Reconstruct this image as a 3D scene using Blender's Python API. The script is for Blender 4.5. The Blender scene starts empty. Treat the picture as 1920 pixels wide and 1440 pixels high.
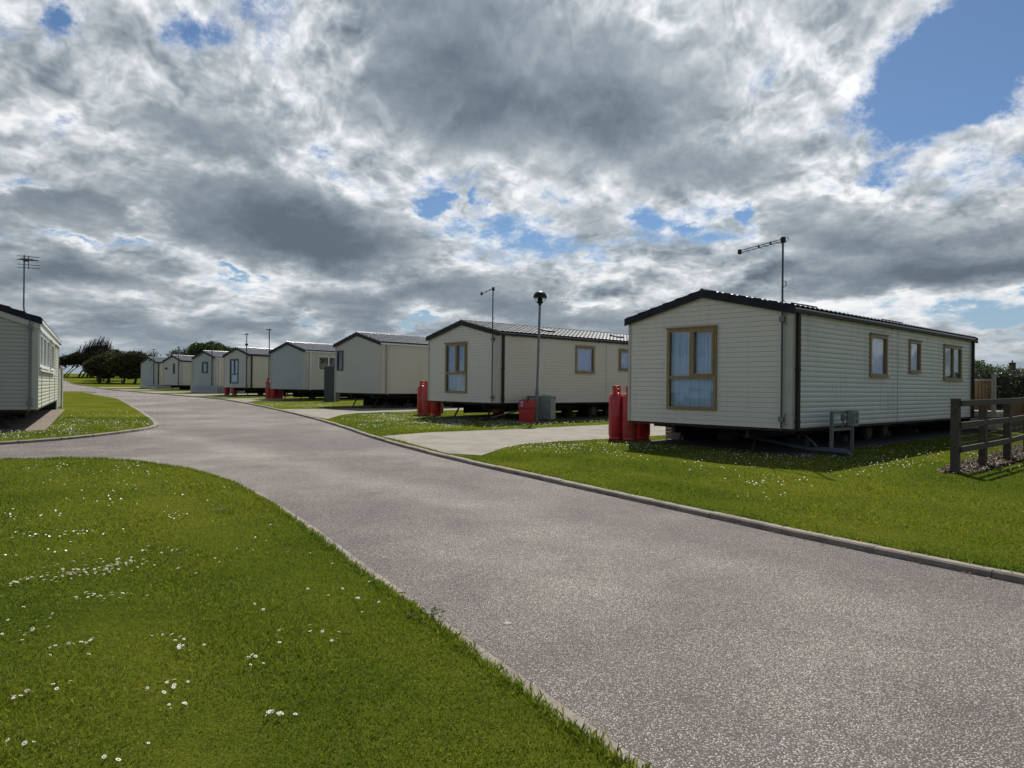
import bpy, bmesh, math, random
import numpy as np
from mathutils import Vector, Matrix
from math import radians, pi, sin, cos, atan2, hypot

# ------------------------------------------------------------------ camera
sc = bpy.context.scene
FPX, CAMH = 1331.0, 1.5
cd = bpy.data.cameras.new("camera"); cam = bpy.data.objects.new("camera", cd)
sc.collection.objects.link(cam); sc.camera = cam
cd.sensor_width = 36.0; cd.lens = 36.0 * FPX / 1920.0
cd.clip_start = 0.05; cd.clip_end = 4000
pit = 5.0 / FPX; rol = 0.0105
fwd = Vector((0, cos(pit), sin(pit))); upv = Vector((0, -sin(pit), cos(pit))); rt = Vector((1, 0, 0))
cr = rt * cos(rol) + upv * sin(rol); cu = upv * cos(rol) - rt * sin(rol)
m = Matrix((cr, cu, -fwd)).transposed().to_4x4(); m.translation = (0, 0, CAMH)
cam.matrix_world = m

# ------------------------------------------------------------------ world, sun
sc.view_settings.view_transform = 'Standard'; sc.view_settings.look = 'None'
sc.view_settings.exposure = 0.25; sc.view_settings.gamma = 1.0
SUN_EL, SUN_AZ = radians(53.0), radians(8.0)     # azimuth clockwise from +Y

class NT:
    """small helper for building node trees"""
    def __init__(s, nt): s.t = nt; s.n = nt.nodes; s.l = nt.links
    def new(s, typ, **k):
        n = s.n.new(typ)
        for a, b in k.items(): setattr(n, a, b)
        return n
    def put(s, sock, v):
        if v is None: return
        if isinstance(v, bpy.types.NodeSocket): s.l.new(v, sock)
        else:
            if sock.type == 'RGBA' and not hasattr(v, '__len__'): v = (v, v, v, 1)
            elif sock.type == 'RGBA' and len(v) == 3: v = (*v, 1)
            sock.default_value = v
    def math(s, op, a, b=None, c=None, clamp=False):
        n = s.new('ShaderNodeMath', operation=op); n.use_clamp = clamp
        s.put(n.inputs[0], a); s.put(n.inputs[1], b); s.put(n.inputs[2], c); return n.outputs[0]
    def vmath(s, op, a, b=None, c=None):
        n = s.new('ShaderNodeVectorMath', operation=op)
        s.put(n.inputs[0], a); s.put(n.inputs[1], b)
        if c is not None: s.put(n.inputs[2], c)
        return n.outputs['Value'] if op in ('LENGTH', 'DOT_PRODUCT', 'DISTANCE') else n.outputs[0]
    def mr(s, v, a, b, c=0.0, d=1.0, smooth=False):
        n = s.new('ShaderNodeMapRange'); n.interpolation_type = 'SMOOTHSTEP' if smooth else 'LINEAR'
        for i, x in enumerate((v, a, b, c, d)): s.put(n.inputs[i], x)
        return n.outputs[0]
    def mix(s, f, a, b, blend='MIX'):
        n = s.new('ShaderNodeMix', data_type='RGBA', blend_type=blend)
        s.put(n.inputs[0], f); s.put(n.inputs[6], a); s.put(n.inputs[7], b); return n.outputs[2]
    def noise(s, vec, scale, detail=4, rough=.5, lac=2.0, dist=0.0, out='Fac', dims='3D'):
        n = s.new('ShaderNodeTexNoise', noise_dimensions=dims)
        s.put(n.inputs['Vector'], vec)
        for k, v in (('Scale', scale), ('Detail', detail), ('Roughness', rough), ('Lacunarity', lac), ('Distortion', dist)):
            s.put(n.inputs[k], v)
        return n.outputs[out]
    def ramp(s, f, stops, interp='LINEAR'):
        n = s.new('ShaderNodeValToRGB'); cr_ = n.color_ramp; cr_.interpolation = interp
        while len(cr_.elements) > 1: cr_.elements.remove(cr_.elements[0])
        e = cr_.elements[0]; e.position = stops[0][0]; e.color = (*stops[0][1], 1)
        for p, c_ in stops[1:]:
            e = cr_.elements.new(p); e.color = (*c_, 1)
        s.put(n.inputs[0], f); return n.outputs[0]
    def comb(s, x, y, z):
        n = s.new('ShaderNodeCombineXYZ')
        for i, v in enumerate((x, y, z)): s.put(n.inputs[i], v)
        return n.outputs[0]

w = bpy.data.worlds.new("World"); sc.world = w; w.use_nodes = True
N = NT(w.node_tree); N.n.clear()
wo = N.new('ShaderNodeOutputWorld'); bg = N.new('ShaderNodeBackground'); N.l.new(bg.outputs[0], wo.inputs[0])
bg.inputs[1].default_value = 0.10
sky = N.new('ShaderNodeTexSky', sky_type='NISHITA'); sky.sun_disc = False
sky.sun_elevation = SUN_EL; sky.sun_rotation = SUN_AZ; sky.air_density = 1.0; sky.dust_density = 0.6; sky.ozone_density = 1.3
g = N.new('ShaderNodeTexCoord').outputs['Generated']
sp = N.new('ShaderNodeSeparateXYZ'); N.l.new(g, sp.inputs[0]); dx, dy, dz = sp.outputs
az = N.math('ARCTAN2', dx, dy); el = N.math('ARCSINE', dz)
AE = N.comb(az, el, 0.0)
# cloud coordinates wrapped round the horizon: even puffs overhead, flattened layers low down
hh = N.math('MAXIMUM', N.math('SQRT', N.math('ADD', N.math('MULTIPLY', dx, dx), N.math('MULTIPLY', dy, dy))), .05)
def dome(shift):
    v = N.math('MULTIPLY', N.math('LOGARITHM', N.math('ADD', N.math('MAXIMUM', N.math('ADD', el, shift), 0.0), .13), math.e), 1.75)
    return N.comb(N.math('MULTIPLY', N.math('DIVIDE', dx, hh), 2.7), N.math('MULTIPLY', N.math('DIVIDE', dy, hh), 2.7), v)
P1, P2 = dome(0.0), dome(0.022)
# the cloud layer's thickness: fractal noise plus a weather map of thick and thin patches
wn = N.noise(P1, 1.5, 8, .62, out='Color')
warp = N.vmath('MULTIPLY', N.vmath('SUBTRACT', wn, (.5, .5, .5)), (.24, .17, 0))
W = N.vmath('ADD', AE, warp)
def px2(px, py):
    u, v = px - 960, 720 - py
    x = u * cos(rol) - v * sin(rol); z = u * sin(rol) + v * cos(rol) + 5
    return math.atan2(x, FPX), math.atan2(z, hypot(x, FPX))
PATCH = [
 (860,70,230,110,.20),(940,210,280,110,.26),(1120,130,160,120,.14),(1345,315,190,60,.26),(560,430,290,66,.34),(690,460,260,40,.14),(150,415,190,46,.26),(430,290,150,45,.16),(330,250,120,40,.08),
 (120,530,200,34,.30),(740,552,330,40,.32),(1050,592,300,28,.22),(1560,420,190,80,.22),(1780,522,230,42,.32),(1075,415,120,60,.20),(920,400,100,30,.1),(1880,420,80,60,.12),
 (1230,170,170,110,.16),(350,620,360,18,.14),(250,660,340,14,.12),(1500,560,200,14,.12),(1400,590,200,14,.1),(480,575,200,10,.1),
 (1810,110,165,100,-.56),(1900,60,120,100,-.36),(1700,60,40,50,.10),(1880,230,60,40,.08),(808,385,56,26,-.50),(892,395,22,22,-.44),(1410,410,24,40,-.40),(1280,437,40,12,-.36),(1650,318,90,34,-.42),
 (1890,600,80,50,-.42),(15,55,90,70,-.34),(385,92,90,34,-.24),(190,45,30,30,-.22),(275,425,26,24,-.36),(400,512,60,10,-.3),(110,372,110,16,-.26),
 (130,230,30,20,-.16),(760,610,60,8,-.25),
 (1430,80,220,140,.03),(1200,240,170,80,.16),(1040,330,120,40,.10),(1700,225,220,50,-.20),(1780,360,200,60,-.20),(640,335,190,24,-.12),(250,140,220,90,-.12),(560,60,200,70,-.16),(420,340,60,20,-.12),
 (840,440,100,30,-.22),(940,480,120,26,-.16),(1330,465,120,24,-.20),(1110,510,160,18,-.14),(340,530,160,20,-.22),(560,598,34,9,-.34),(1820,610,120,20,-.2),(1650,590,160,18,-.16),(60,280,90,60,-.08),(1090,560,90,12,-.2),(150,480,150,10,-.16),(260,500,120,14,-.16)]
D = None
for (px, py, rx, ry, amt) in PATCH:
    amt *= 1.35 if amt > 0 else (.78 if amt < -.3 else 1.0)
    a0, e0 = px2(px, py); ra, re = rx * 1.25 / FPX, ry * 1.35 / FPX
    v = N.vmath('MULTIPLY_ADD', W, (1 / ra, 1 / re, 0), (-a0 / ra, -e0 / re, 0))
    q = N.mr(N.vmath('LENGTH', v), 0.0, 1.0, amt, 0.0, True)
    D = q if D is None else N.math('ADD', D, q)
def fbm(P):
    a = N.noise(P, 1.25, 14, .51, 2.05, .0)
    w_ = N.vmath('ADD', P, N.vmath('MULTIPLY', N.vmath('SUBTRACT', N.noise(P, 2.2, 4, .6, out='Color'), (.5, .5, .5)), (.5, .5, .5)))
    b = None
    for sc_, am in ((2.4, .50), (5.5, .30), (12.0, .17), (26.0, .09)):
        q = N.math('MULTIPLY', N.math('ABSOLUTE', N.math('SUBTRACT', N.noise(w_, sc_, 0), .5)), am * 4)
        b = q if b is None else N.math('ADD', b, q)
    return a, N.math('SUBTRACT', b, .55)
(A1, B1), (A2, B2) = fbm(P1), fbm(P2)
low = N.noise(P1, .62, 2, .45)
back = N.math('ADD', N.mr(dy, .45, -.15, 0.0, -.18, True), N.mr(dz, .50, .72, 0.0, -.36, True))      # unseen sky behind the camera and overhead, cleared to deepen the shade
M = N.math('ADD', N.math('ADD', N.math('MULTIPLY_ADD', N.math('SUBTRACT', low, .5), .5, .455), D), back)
calm = N.mr(M, .36, .72, 1.0, .26, True)         # thick cloud is smooth, thin cloud is broken up
det = N.math('MULTIPLY_ADD', N.math('SUBTRACT', A1, .5), 1.30, N.math('MULTIPLY', B1, .18))
thick = N.math('MULTIPLY_ADD', det, calm, M)
relief = N.math('ADD', N.math('MULTIPLY', N.math('SUBTRACT', A1, A2), 1.5), N.math('MULTIPLY', N.math('SUBTRACT', B1, B2), .55))
rel = N.math('MULTIPLY_ADD', relief, calm, thick)      # sides turned to the sun shine, bases stay grey
wisp = N.math('MULTIPLY_ADD', N.math('SUBTRACT', N.noise(P1, 5.0, 10, .70), .5), .72, thick)
cloud = N.ramp(rel, [(0.0, (.95, .95, .95)), (.16, (.84, .86, .88)), (.30, (.61, .645, .675)), (.46, (.43, .475, .515)), (.64, (.275, .325, .372)), (.84, (.168, .212, .256)), (1.0, (.115, .150, .188))], 'B_SPLINE')
sunward = N.vmath('DOT_PRODUCT', g, (sin(SUN_AZ) * cos(SUN_EL), cos(SUN_AZ) * cos(SUN_EL), sin(SUN_EL)))
glow = N.mr(sunward, 0.3, 1.0, 6.8, 10.0)
cloud = N.mix(1.0, cloud, N.comb(glow, glow, glow), 'MULTIPLY')
cover = N.mr(wisp, 0.08, 0.33, 0.0, 1.0, True)
skyc = N.mix(1.0, sky.outputs[0], (.40, .52, .64), 'MULTIPLY')
hz = N.mr(el, -0.01, 0.12, 0.75, 0.0, True)
cloud = N.mix(hz, cloud, (2.7, 3.25, 3.7))
cloud = N.mix(N.mr(el, 0.004, 0.03, 0.85, 0.0, True), cloud, (2.7, 3.25, 3.7))
skyc = N.mix(N.mr(el, 0.0, 0.22, 0.75, 0.0, True), skyc, (2.9, 3.9, 4.9))
N.put(bg.inputs[0], N.mix(cover, skyc, cloud))

sd = bpy.data.lights.new("sun", 'SUN'); sd.energy = 5.0; sd.angle = radians(0.6); sd.color = (1.0, .955, .88)
so = bpy.data.objects.new("sun", sd); sc.collection.objects.link(so)
sv = Vector((sin(SUN_AZ) * cos(SUN_EL), cos(SUN_AZ) * cos(SUN_EL), sin(SUN_EL)))
so.rotation_euler = sv.to_track_quat('Z', 'Y').to_euler(); so.location = (20, 60, 60)

# ------------------------------------------------------------------ helpers
C = sc.collection
def ss(t): t = max(0.0, min(1.0, t)); return t * t * (3 - 2 * t)
def G(x, y):
    """height of the site: a plane rising away from the sea road, with a bank behind the trees on the left"""
    z = 0.012 * min(y, 170.0)
    e = 1.05 * ss((y - 92) / 33.0) + .45 * ss((y - 125) / 40.0)
    return z + e * ss((10.0 - x) / 40.0)

def tag(o, label=None, cat=None, group=None, kind=None):
    if label: o['label'] = label
    if cat: o['category'] = cat
    if group: o['group'] = group
    if kind: o['kind'] = kind
    return o
def empty(name, loc, rz=0.0):
    o = bpy.data.objects.new(name, None); o.empty_display_size = .2
    C.objects.link(o); o.location = loc; o.rotation_euler = (0, 0, rz); return o
class MB:
    """collects faces for ONE mesh object"""
    def __init__(s): s.v = []; s.f = []; s.m = []; s.sm = []
    def poly(s, pts, mi=0, smooth=False):
        b = len(s.v); s.v += [tuple(p) for p in pts]; s.f.append(tuple(range(b, b + len(pts)))); s.m.append(mi); s.sm.append(smooth)
    def idx(s, verts, faces, mi=0, smooth=False):
        b = len(s.v); s.v += [tuple(p) for p in verts]
        for f in faces: s.f.append(tuple(b + i for i in f)); s.m.append(mi); s.sm.append(smooth)
    def box(s, x0, y0, z0, x1, y1, z1, mi=0, M=None):
        v = [Vector(p) for p in ((x0,y0,z0),(x1,y0,z0),(x1,y1,z0),(x0,y1,z0),(x0,y0,z1),(x1,y0,z1),(x1,y1,z1),(x0,y1,z1))]
        if M is not None: v = [M @ p for p in v]
        s.idx(v, [(0,3,2,1),(4,5,6,7),(0,1,5,4),(1,2,6,5),(2,3,7,6),(3,0,4,7)], mi)
    def bar(s, a, b, w, h, mi=0, up=(0, 0, 1)):
        a, b = Vector(a), Vector(b); d = (b - a); L = d.length; d.normalize()
        u = Vector(up)
        if abs(d.dot(u)) > .95: u = Vector((0, 1, 0))
        x = d.cross(u).normalized(); z = x.cross(d).normalized()
        s.box(-w/2, 0, -h/2, w/2, L, h/2, mi, Matrix((x, d, z)).transposed().to_4x4() @ Matrix.Identity(4) if False else _frame(a, x, d, z))
    def tube(s, pts, r, n=8, mi=0, caps=True, smooth=True):
        pts = [Vector(p) for p in pts]; rs = r if hasattr(r, '__len__') else [r] * len(pts)
        rings = []; pu = None
        for i, p in enumerate(pts):
            d = (pts[min(i+1, len(pts)-1)] - pts[max(i-1, 0)]).normalized()
            if pu is None: pu = Vector((1, 0, 0)) if abs(d.x) < .9 else Vector((0, 1, 0))
            x = (pu - d * pu.dot(d)).normalized(); y = d.cross(x); pu = x
            rings.append([p + x * (cos(2*pi*k/n) * rs[i]) + y * (sin(2*pi*k/n) * rs[i]) for k in range(n)])
        vs = [q for r_ in rings for q in r_]; fs = []
        for i in range(len(pts) - 1):
            for k in range(n): fs.append((i*n+k, i*n+(k+1) % n, (i+1)*n+(k+1) % n, (i+1)*n+k))
        s.idx(vs, fs, mi, smooth)
        if caps:
            s.poly(rings[0][::-1], mi); s.poly(rings[-1], mi)
    def lathe(s, prof, n=20, c=(0, 0, 0), mi=0, smooth=True, arc=(0, 2*pi)):
        full = abs(arc[1] - arc[0] - 2*pi) < 1e-6; m_ = n if full else n + 1
        vs = []; fs = []
        for (r, z) in prof:
            for k in range(m_):
                a = arc[0] + (arc[1] - arc[0]) * k / n
                vs.append((c[0] + r*cos(a), c[1] + r*sin(a), c[2] + z))
        for i in range(len(prof) - 1):
            for k in range(n if full else n):
                k2 = (k + 1) % m_ if full else k + 1
                fs.append((i*m_+k, i*m_+k2, (i+1)*m_+k2, (i+1)*m_+k))
        s.idx(vs, fs, mi, smooth)
    def build(s, name, mats, parent=None, weld=False):
        me = bpy.data.meshes.new(name); me.from_pydata(s.v, [], s.f)
        if not isinstance(mats, (list, tuple)): mats = [mats]
        for m_ in mats: me.materials.append(m_)
        me.polygons.foreach_set('material_index', s.m); me.polygons.foreach_set('use_smooth', s.sm)
        me.update()
        o = bpy.data.objects.new(name, me); C.objects.link(o)
        if parent: o.parent = parent
        return o
def _frame(a, x, d, z):
    m_ = Matrix((x, d, z)).transposed().to_4x4(); m_.translation = a; return m_
def copy_tree(o, parent=None):
    c = o.copy(); C.objects.link(c)
    if parent: c.parent = parent
    for ch in list(o.children): copy_tree(ch, c)
    return c

# ------------------------------------------------------------------ materials
MATS = {}
def mat(name, col, rough=.6, spec=.5, metal=0.0, var=None, bump=None, coat=0.0):
    """principled material; var=(scale, amount, colour2) mottles it, bump=(scale, distance)"""
    if name in MATS: return MATS[name]
    m_ = bpy.data.materials.new(name); m_.use_nodes = True; n = NT(m_.node_tree)
    b = m_.node_tree.nodes['Principled BSDF']
    n.put(b.inputs['Roughness'], rough); n.put(b.inputs['Specular IOR Level'], spec); n.put(b.inputs['Metallic'], metal); n.put(b.inputs['Coat Weight'], coat)
    P = n.new('ShaderNodeTexCoord').outputs['Object']
    c = col
    if var:
        f = n.noise(P, var[0], 8, .62)
        c = n.mix(n.math('MULTIPLY', n.mr(f, .38, .68, 0, 1, True), var[1]), col, var[2])
    n.put(b.inputs['Base Color'], c)
    if bump:
        bn = n.new('ShaderNodeBump'); n.put(bn.inputs['Height'], n.noise(P, bump[0], 6, .6)); n.put(bn.inputs['Distance'], bump[1])
        n.l.new(bn.outputs[0], b.inputs['Normal'])
    MATS[name] = m_; return m_

def cladding_mat(name, col, col2, streak=.35):
    """painted metal cladding: faint chalky mottling, soft vertical rain streaks and grime spots"""
    m_ = bpy.data.materials.new(name); m_.use_nodes = True; n = NT(m_.node_tree); b = m_.node_tree.nodes['Principled BSDF']
    P = n.new('ShaderNodeTexCoord').outputs['Object']
    st = n.noise(n.vmath('MULTIPLY', P, (9.0, 9.0, .35)), 1.0, 7, .65)
    mo = n.noise(P, 1.1, 6, .6)
    f = n.math('MULTIPLY', n.mr(st, .48, .74, 0, 1, True), n.mr(mo, .40, .62, 0, 1, True))
    c = n.mix(n.math('MULTIPLY', f, streak), col, col2)
    sp_ = n.noise(P, 14.0, 3, .5)
    c = n.mix(n.mr(sp_, .73, .78, 0, .45), c, (.10, .095, .075))
    n.put(b.inputs['Base Color'], c); n.put(b.inputs['Roughness'], n.mr(mo, .3, .7, .38, .55)); n.put(b.inputs['Specular IOR Level'], .4)
    bn = n.new('ShaderNodeBump'); n.put(bn.inputs['Height'], n.noise(P, 3.0, 4, .5)); n.put(bn.inputs['Distance'], .004); n.l.new(bn.outputs[0], b.inputs['Normal'])
    return m_
CL_CREAM = cladding_mat('cream_cladding', (.64, .61, .55), (.33, .335, .28))
CL_CREAMSIDE = cladding_mat('weathered_cream_cladding', (.60, .59, .54), (.26, .265, .225), .75)
CL_GREY = cladding_mat('grey_cladding', (.47, .47, .43), (.24, .26, .25))
CL_BLUE = cladding_mat('blue_grey_cladding', (.35, .395, .395), (.2, .24, .25))
CL_BEIGE = cladding_mat('beige_cladding', (.60, .565, .475), (.36, .34, .29))
CL_SAGE = cladding_mat('sage_cladding', (.40, .395, .35), (.26, .27, .23))
CL_PALE = cladding_mat('pale_sage_cladding', (.46, .465, .385), (.38, .40, .32))
WHITE = mat('white_upvc', (.72, .73, .70), .4, var=(3, .4, (.5, .5, .46)))
TRIM = mat('cream_trim', (.46, .44, .39), .45, var=(4, .5, (.35, .34, .29)))
OAK = mat('oak_upvc', (.27, .19, .085), .45, var=(12, .6, (.18, .125, .055)))
NAVY = mat('navy_metal', (.008, .010, .018), .6, .25, var=(5, .5, (.03, .03, .035)))
BROWN = mat('brown_metal', (.022, .017, .014), .6, .25, var=(6, .5, (.06, .045, .04)))
SLATE = mat('slate_frame', (.03, .045, .065), .4)
CHASSIS = mat('black_chassis', (.018, .017, .016), .7, var=(7, .6, (.05, .035, .025)))
GALV = mat('galvanised_steel', (.17, .185, .19), .45, metal=.6, var=(15, .6, (.16, .17, .18)))
ALU = mat('dull_aluminium', (.06, .068, .08), .5, metal=.4)
RUBBER = mat('rubber', (.015, .015, .015), .85)
RED = mat('red_paint', (.42, .012, .018), .38, var=(9, .55, (.22, .008, .012)), coat=.15)
REDOLD = mat('faded_red_paint', (.42, .05, .045), .5, var=(6, .6, (.25, .02, .02)))
REDPALE = mat('worn_red_mark', (.55, .20, .16), .6)
BRASS = mat('brass', (.45, .30, .10), .35, metal=1.0)
CONC = mat('concrete', (.30, .265, .20), .9, var=(2.2, .7, (.17, .145, .105)), bump=(60, .004))
PIPE = mat('grey_pvc_pipe', (.055, .065, .085), .55)
BOXGREY = mat('grey_cabinet_paint', (.25, .28, .26), .5, var=(5, .7, (.20, .21, .18)))
BLACK = mat('black_plastic', (.010, .010, .011), .45, .3)
POLE = mat('grey_pole_paint', (.16, .17, .19), .5, var=(5, .5, (.09, .09, .1)))
TIMBER = mat('weathered_dark_timber', (.078, .060, .044), .85, var=(16, .8, (.028, .024, .02)), bump=(50, .006))
DECKT = mat('decking_timber', (.16, .105, .05), .8, var=(10, .7, (.09, .062, .035)))
PLANK = mat('pale_planks', (.36, .34, .30), .85, var=(8, .6, (.22, .2, .17)))
CURT = mat('pale_curtain', (.66, .78, .93), .9)
BLINDM = mat('blind_slats', (.7, .7, .68), .6)
WIRE = mat('fence_wire', (.12, .12, .12), .5, metal=.6)

def glass_mat(name, tint, refl=.1, k=1.4):
    m_ = bpy.data.materials.new(name); m_.use_nodes = True; n = NT(m_.node_tree); n.n.clear()
    o = n.new('ShaderNodeOutputMaterial'); mx = n.new('ShaderNodeMixShader')
    t = n.new('ShaderNodeBsdfTransparent'); t.inputs[0].default_value = (*tint, 1)
    gl = n.new('ShaderNodeBsdfGlossy'); gl.inputs['Roughness'].default_value = .015; gl.inputs[0].default_value = (1, 1, 1, 1)
    P = n.new('ShaderNodeTexCoord').outputs['Object']
    bn = n.new('ShaderNodeBump'); n.put(bn.inputs['Height'], n.noise(P, 1.3, 2, .5)); n.put(bn.inputs['Distance'], .012); n.l.new(bn.outputs[0], gl.inputs['Normal'])
    fr = n.new('ShaderNodeFresnel'); fr.inputs[0].default_value = 1.5
    f = n.math('ADD', n.math('MULTIPLY', fr.outputs[0], k), refl, clamp=True)
    n.l.new(f, mx.inputs[0]); n.l.new(t.outputs[0], mx.inputs[1]); n.l.new(gl.outputs[0], mx.inputs[2]); n.l.new(mx.outputs[0], o.inputs[0])
    return m_
GLASS = glass_mat('window_glass', (.78, .87, .97), .03)
CLEAR = glass_mat('clear_plastic', (.95, .97, .96), -.01, .30)

def roof_mat():
    m_ = bpy.data.materials.new('roof_tile_sheet'); m_.use_nodes = True; n = NT(m_.node_tree); b = m_.node_tree.nodes['Principled BSDF']
    P = n.new('ShaderNodeTexCoord').outputs['Object']
    c = n.mix(n.mr(n.noise(P, 5, 6, .6), .35, .7, 0, .7), (.075, .078, .082), (.035, .038, .036))
    n.put(b.inputs['Base Color'], c); n.put(b.inputs['Roughness'], .30); n.put(b.inputs['Specular IOR Level'], .8); n.put(b.inputs['Coat Weight'], .35); n.put(b.inputs['Coat Roughness'], .18)
    return m_
ROOF = roof_mat()

def grass_ground():
    m_ = bpy.data.materials.new('mown_grass'); m_.use_nodes = True; n = NT(m_.node_tree); b = m_.node_tree.nodes['Principled BSDF']
    P = n.new('ShaderNodeTexCoord').outputs['Object']
    a = n.noise(P, .33, 6, .62); f = n.noise(P, 7.0, 8, .72); ff = n.noise(n.vmath('MULTIPLY', P, (1, .8, 1)), 55.0, 4, .8)
    c = n.mix(n.mr(a, .32, .68, 0, 1, True), (.074, .096, .010), (.128, .140, .018))
    c = n.mix(n.mr(f, .52, .75, 0, .55, True), c, (.145, .14, .024))
    c = n.mix(n.mr(f, .48, .25, 0, .5, True), c, (.022, .044, .006))
    c = n.mix(n.mr(ff, .55, .30, 0, .65, True), c, (.012, .024, .004))
    n.put(b.inputs['Base Color'], c); n.put(b.inputs['Roughness'], .9); n.put(b.inputs['Specular IOR Level'], .0)
    bn = n.new('ShaderNodeBump'); n.put(bn.inputs['Height'], n.math('ADD', n.math('MULTIPLY', ff, .7), f)); n.put(bn.inputs['Distance'], .03); n.l.new(bn.outputs[0], b.inputs['Normal'])
    return m_
GRASS = grass_ground()
def blade_mat():
    m_ = bpy.data.materials.new('grass_blades'); m_.use_nodes = True; n = NT(m_.node_tree); n.n.clear()
    o = n.new('ShaderNodeOutputMaterial')
    ge = n.new('ShaderNodeNewGeometry'); P = ge.outputs['Position']
    r = ge.outputs['Random Per Island']
    a = n.noise(P, .33, 6, .62); f = n.noise(P, 2.6, 5, .65)
    c = n.ramp(r, [(0, (.084, .122, .012)), (.45, (.146, .186, .019)), (.8, (.202, .220, .026)), (.93, (.27, .24, .05)), (1, (.38, .32, .14))])
    c = n.mix(1.0, c, n.mix(n.mr(a, .32, .68, 0, 1, True), (.66, .82, .8), (1.30, 1.18, 1.0)), 'MULTIPLY')
    c = n.mix(n.mr(f, .54, .74, 0, .5, True), c, (.17, .155, .045))
    d = n.new('ShaderNodeBsdfDiffuse'); n.put(d.inputs[0], c)
    t = n.new('ShaderNodeBsdfTranslucent'); n.put(t.inputs[0], n.mix(1.0, c, (1.0, 1.15, .55), 'MULTIPLY'))
    gl = n.new('ShaderNodeBsdfGlossy'); gl.inputs[0].default_value = (.9, .95, .8, 1); gl.inputs['Roughness'].default_value = .45
    m1 = n.new('ShaderNodeMixShader'); m1.inputs[0].default_value = .42; n.l.new(d.outputs[0], m1.inputs[1]); n.l.new(t.outputs[0], m1.inputs[2])
    m2 = n.new('ShaderNodeMixShader'); m2.inputs[0].default_value = .035; n.l.new(m1.outputs[0], m2.inputs[1]); n.l.new(gl.outputs[0], m2.inputs[2])
    n.l.new(m2.outputs[0], o.inputs[0]); return m_
BLADE = blade_mat()
def leaf_mat(name, cols, gloss=.06, rough=.4, trans=.3):
    m_ = bpy.data.materials.new(name); m_.use_nodes = True; n = NT(m_.node_tree); n.n.clear()
    o = n.new('ShaderNodeOutputMaterial'); ge = n.new('ShaderNodeNewGeometry')
    c = n.ramp(ge.outputs['Random Per Island'], cols)
    d = n.new('ShaderNodeBsdfDiffuse'); n.put(d.inputs[0], c); t = n.new('ShaderNodeBsdfTranslucent'); n.put(t.inputs[0], c)
    gl = n.new('ShaderNodeBsdfGlossy'); gl.inputs['Roughness'].default_value = rough
    m1 = n.new('ShaderNodeMixShader'); m1.inputs[0].default_value = trans; n.l.new(d.outputs[0], m1.inputs[1]); n.l.new(t.outputs[0], m1.inputs[2])
    m2 = n.new('ShaderNodeMixShader'); m2.inputs[0].default_value = gloss; n.l.new(m1.outputs[0], m2.inputs[1]); n.l.new(gl.outputs[0], m2.inputs[2])
    n.l.new(m2.outputs[0], o.inputs[0]); return m_
LEAFDARK = leaf_mat('windblown_foliage', [(0, (.016, .020, .009)), (.5, (.036, .042, .017)), (.85, (.065, .06, .025)), (1, (.10, .085, .04))], .02)
LEAFOLIVE = leaf_mat('olive_foliage', [(0, (.028, .032, .012)), (.5, (.06, .062, .022)), (1, (.13, .115, .045))], .02)
LEAFGREEN = leaf_mat('green_foliage', [(0, (.02, .04, .008)), (.5, (.045, .075, .015)), (1, (.10, .13, .03))], .03)
LEAFHEDGE = leaf_mat('laurel_leaves', [(0, (.016, .030, .008)), (.6, (.034, .058, .014)), (.9, (.07, .10, .02)), (1, (.14, .17, .04))], .16, .22, .2)
BARKM = mat('tree_bark', (.028, .024, .019), .9, var=(8, .6, (.05, .045, .035)))

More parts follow.
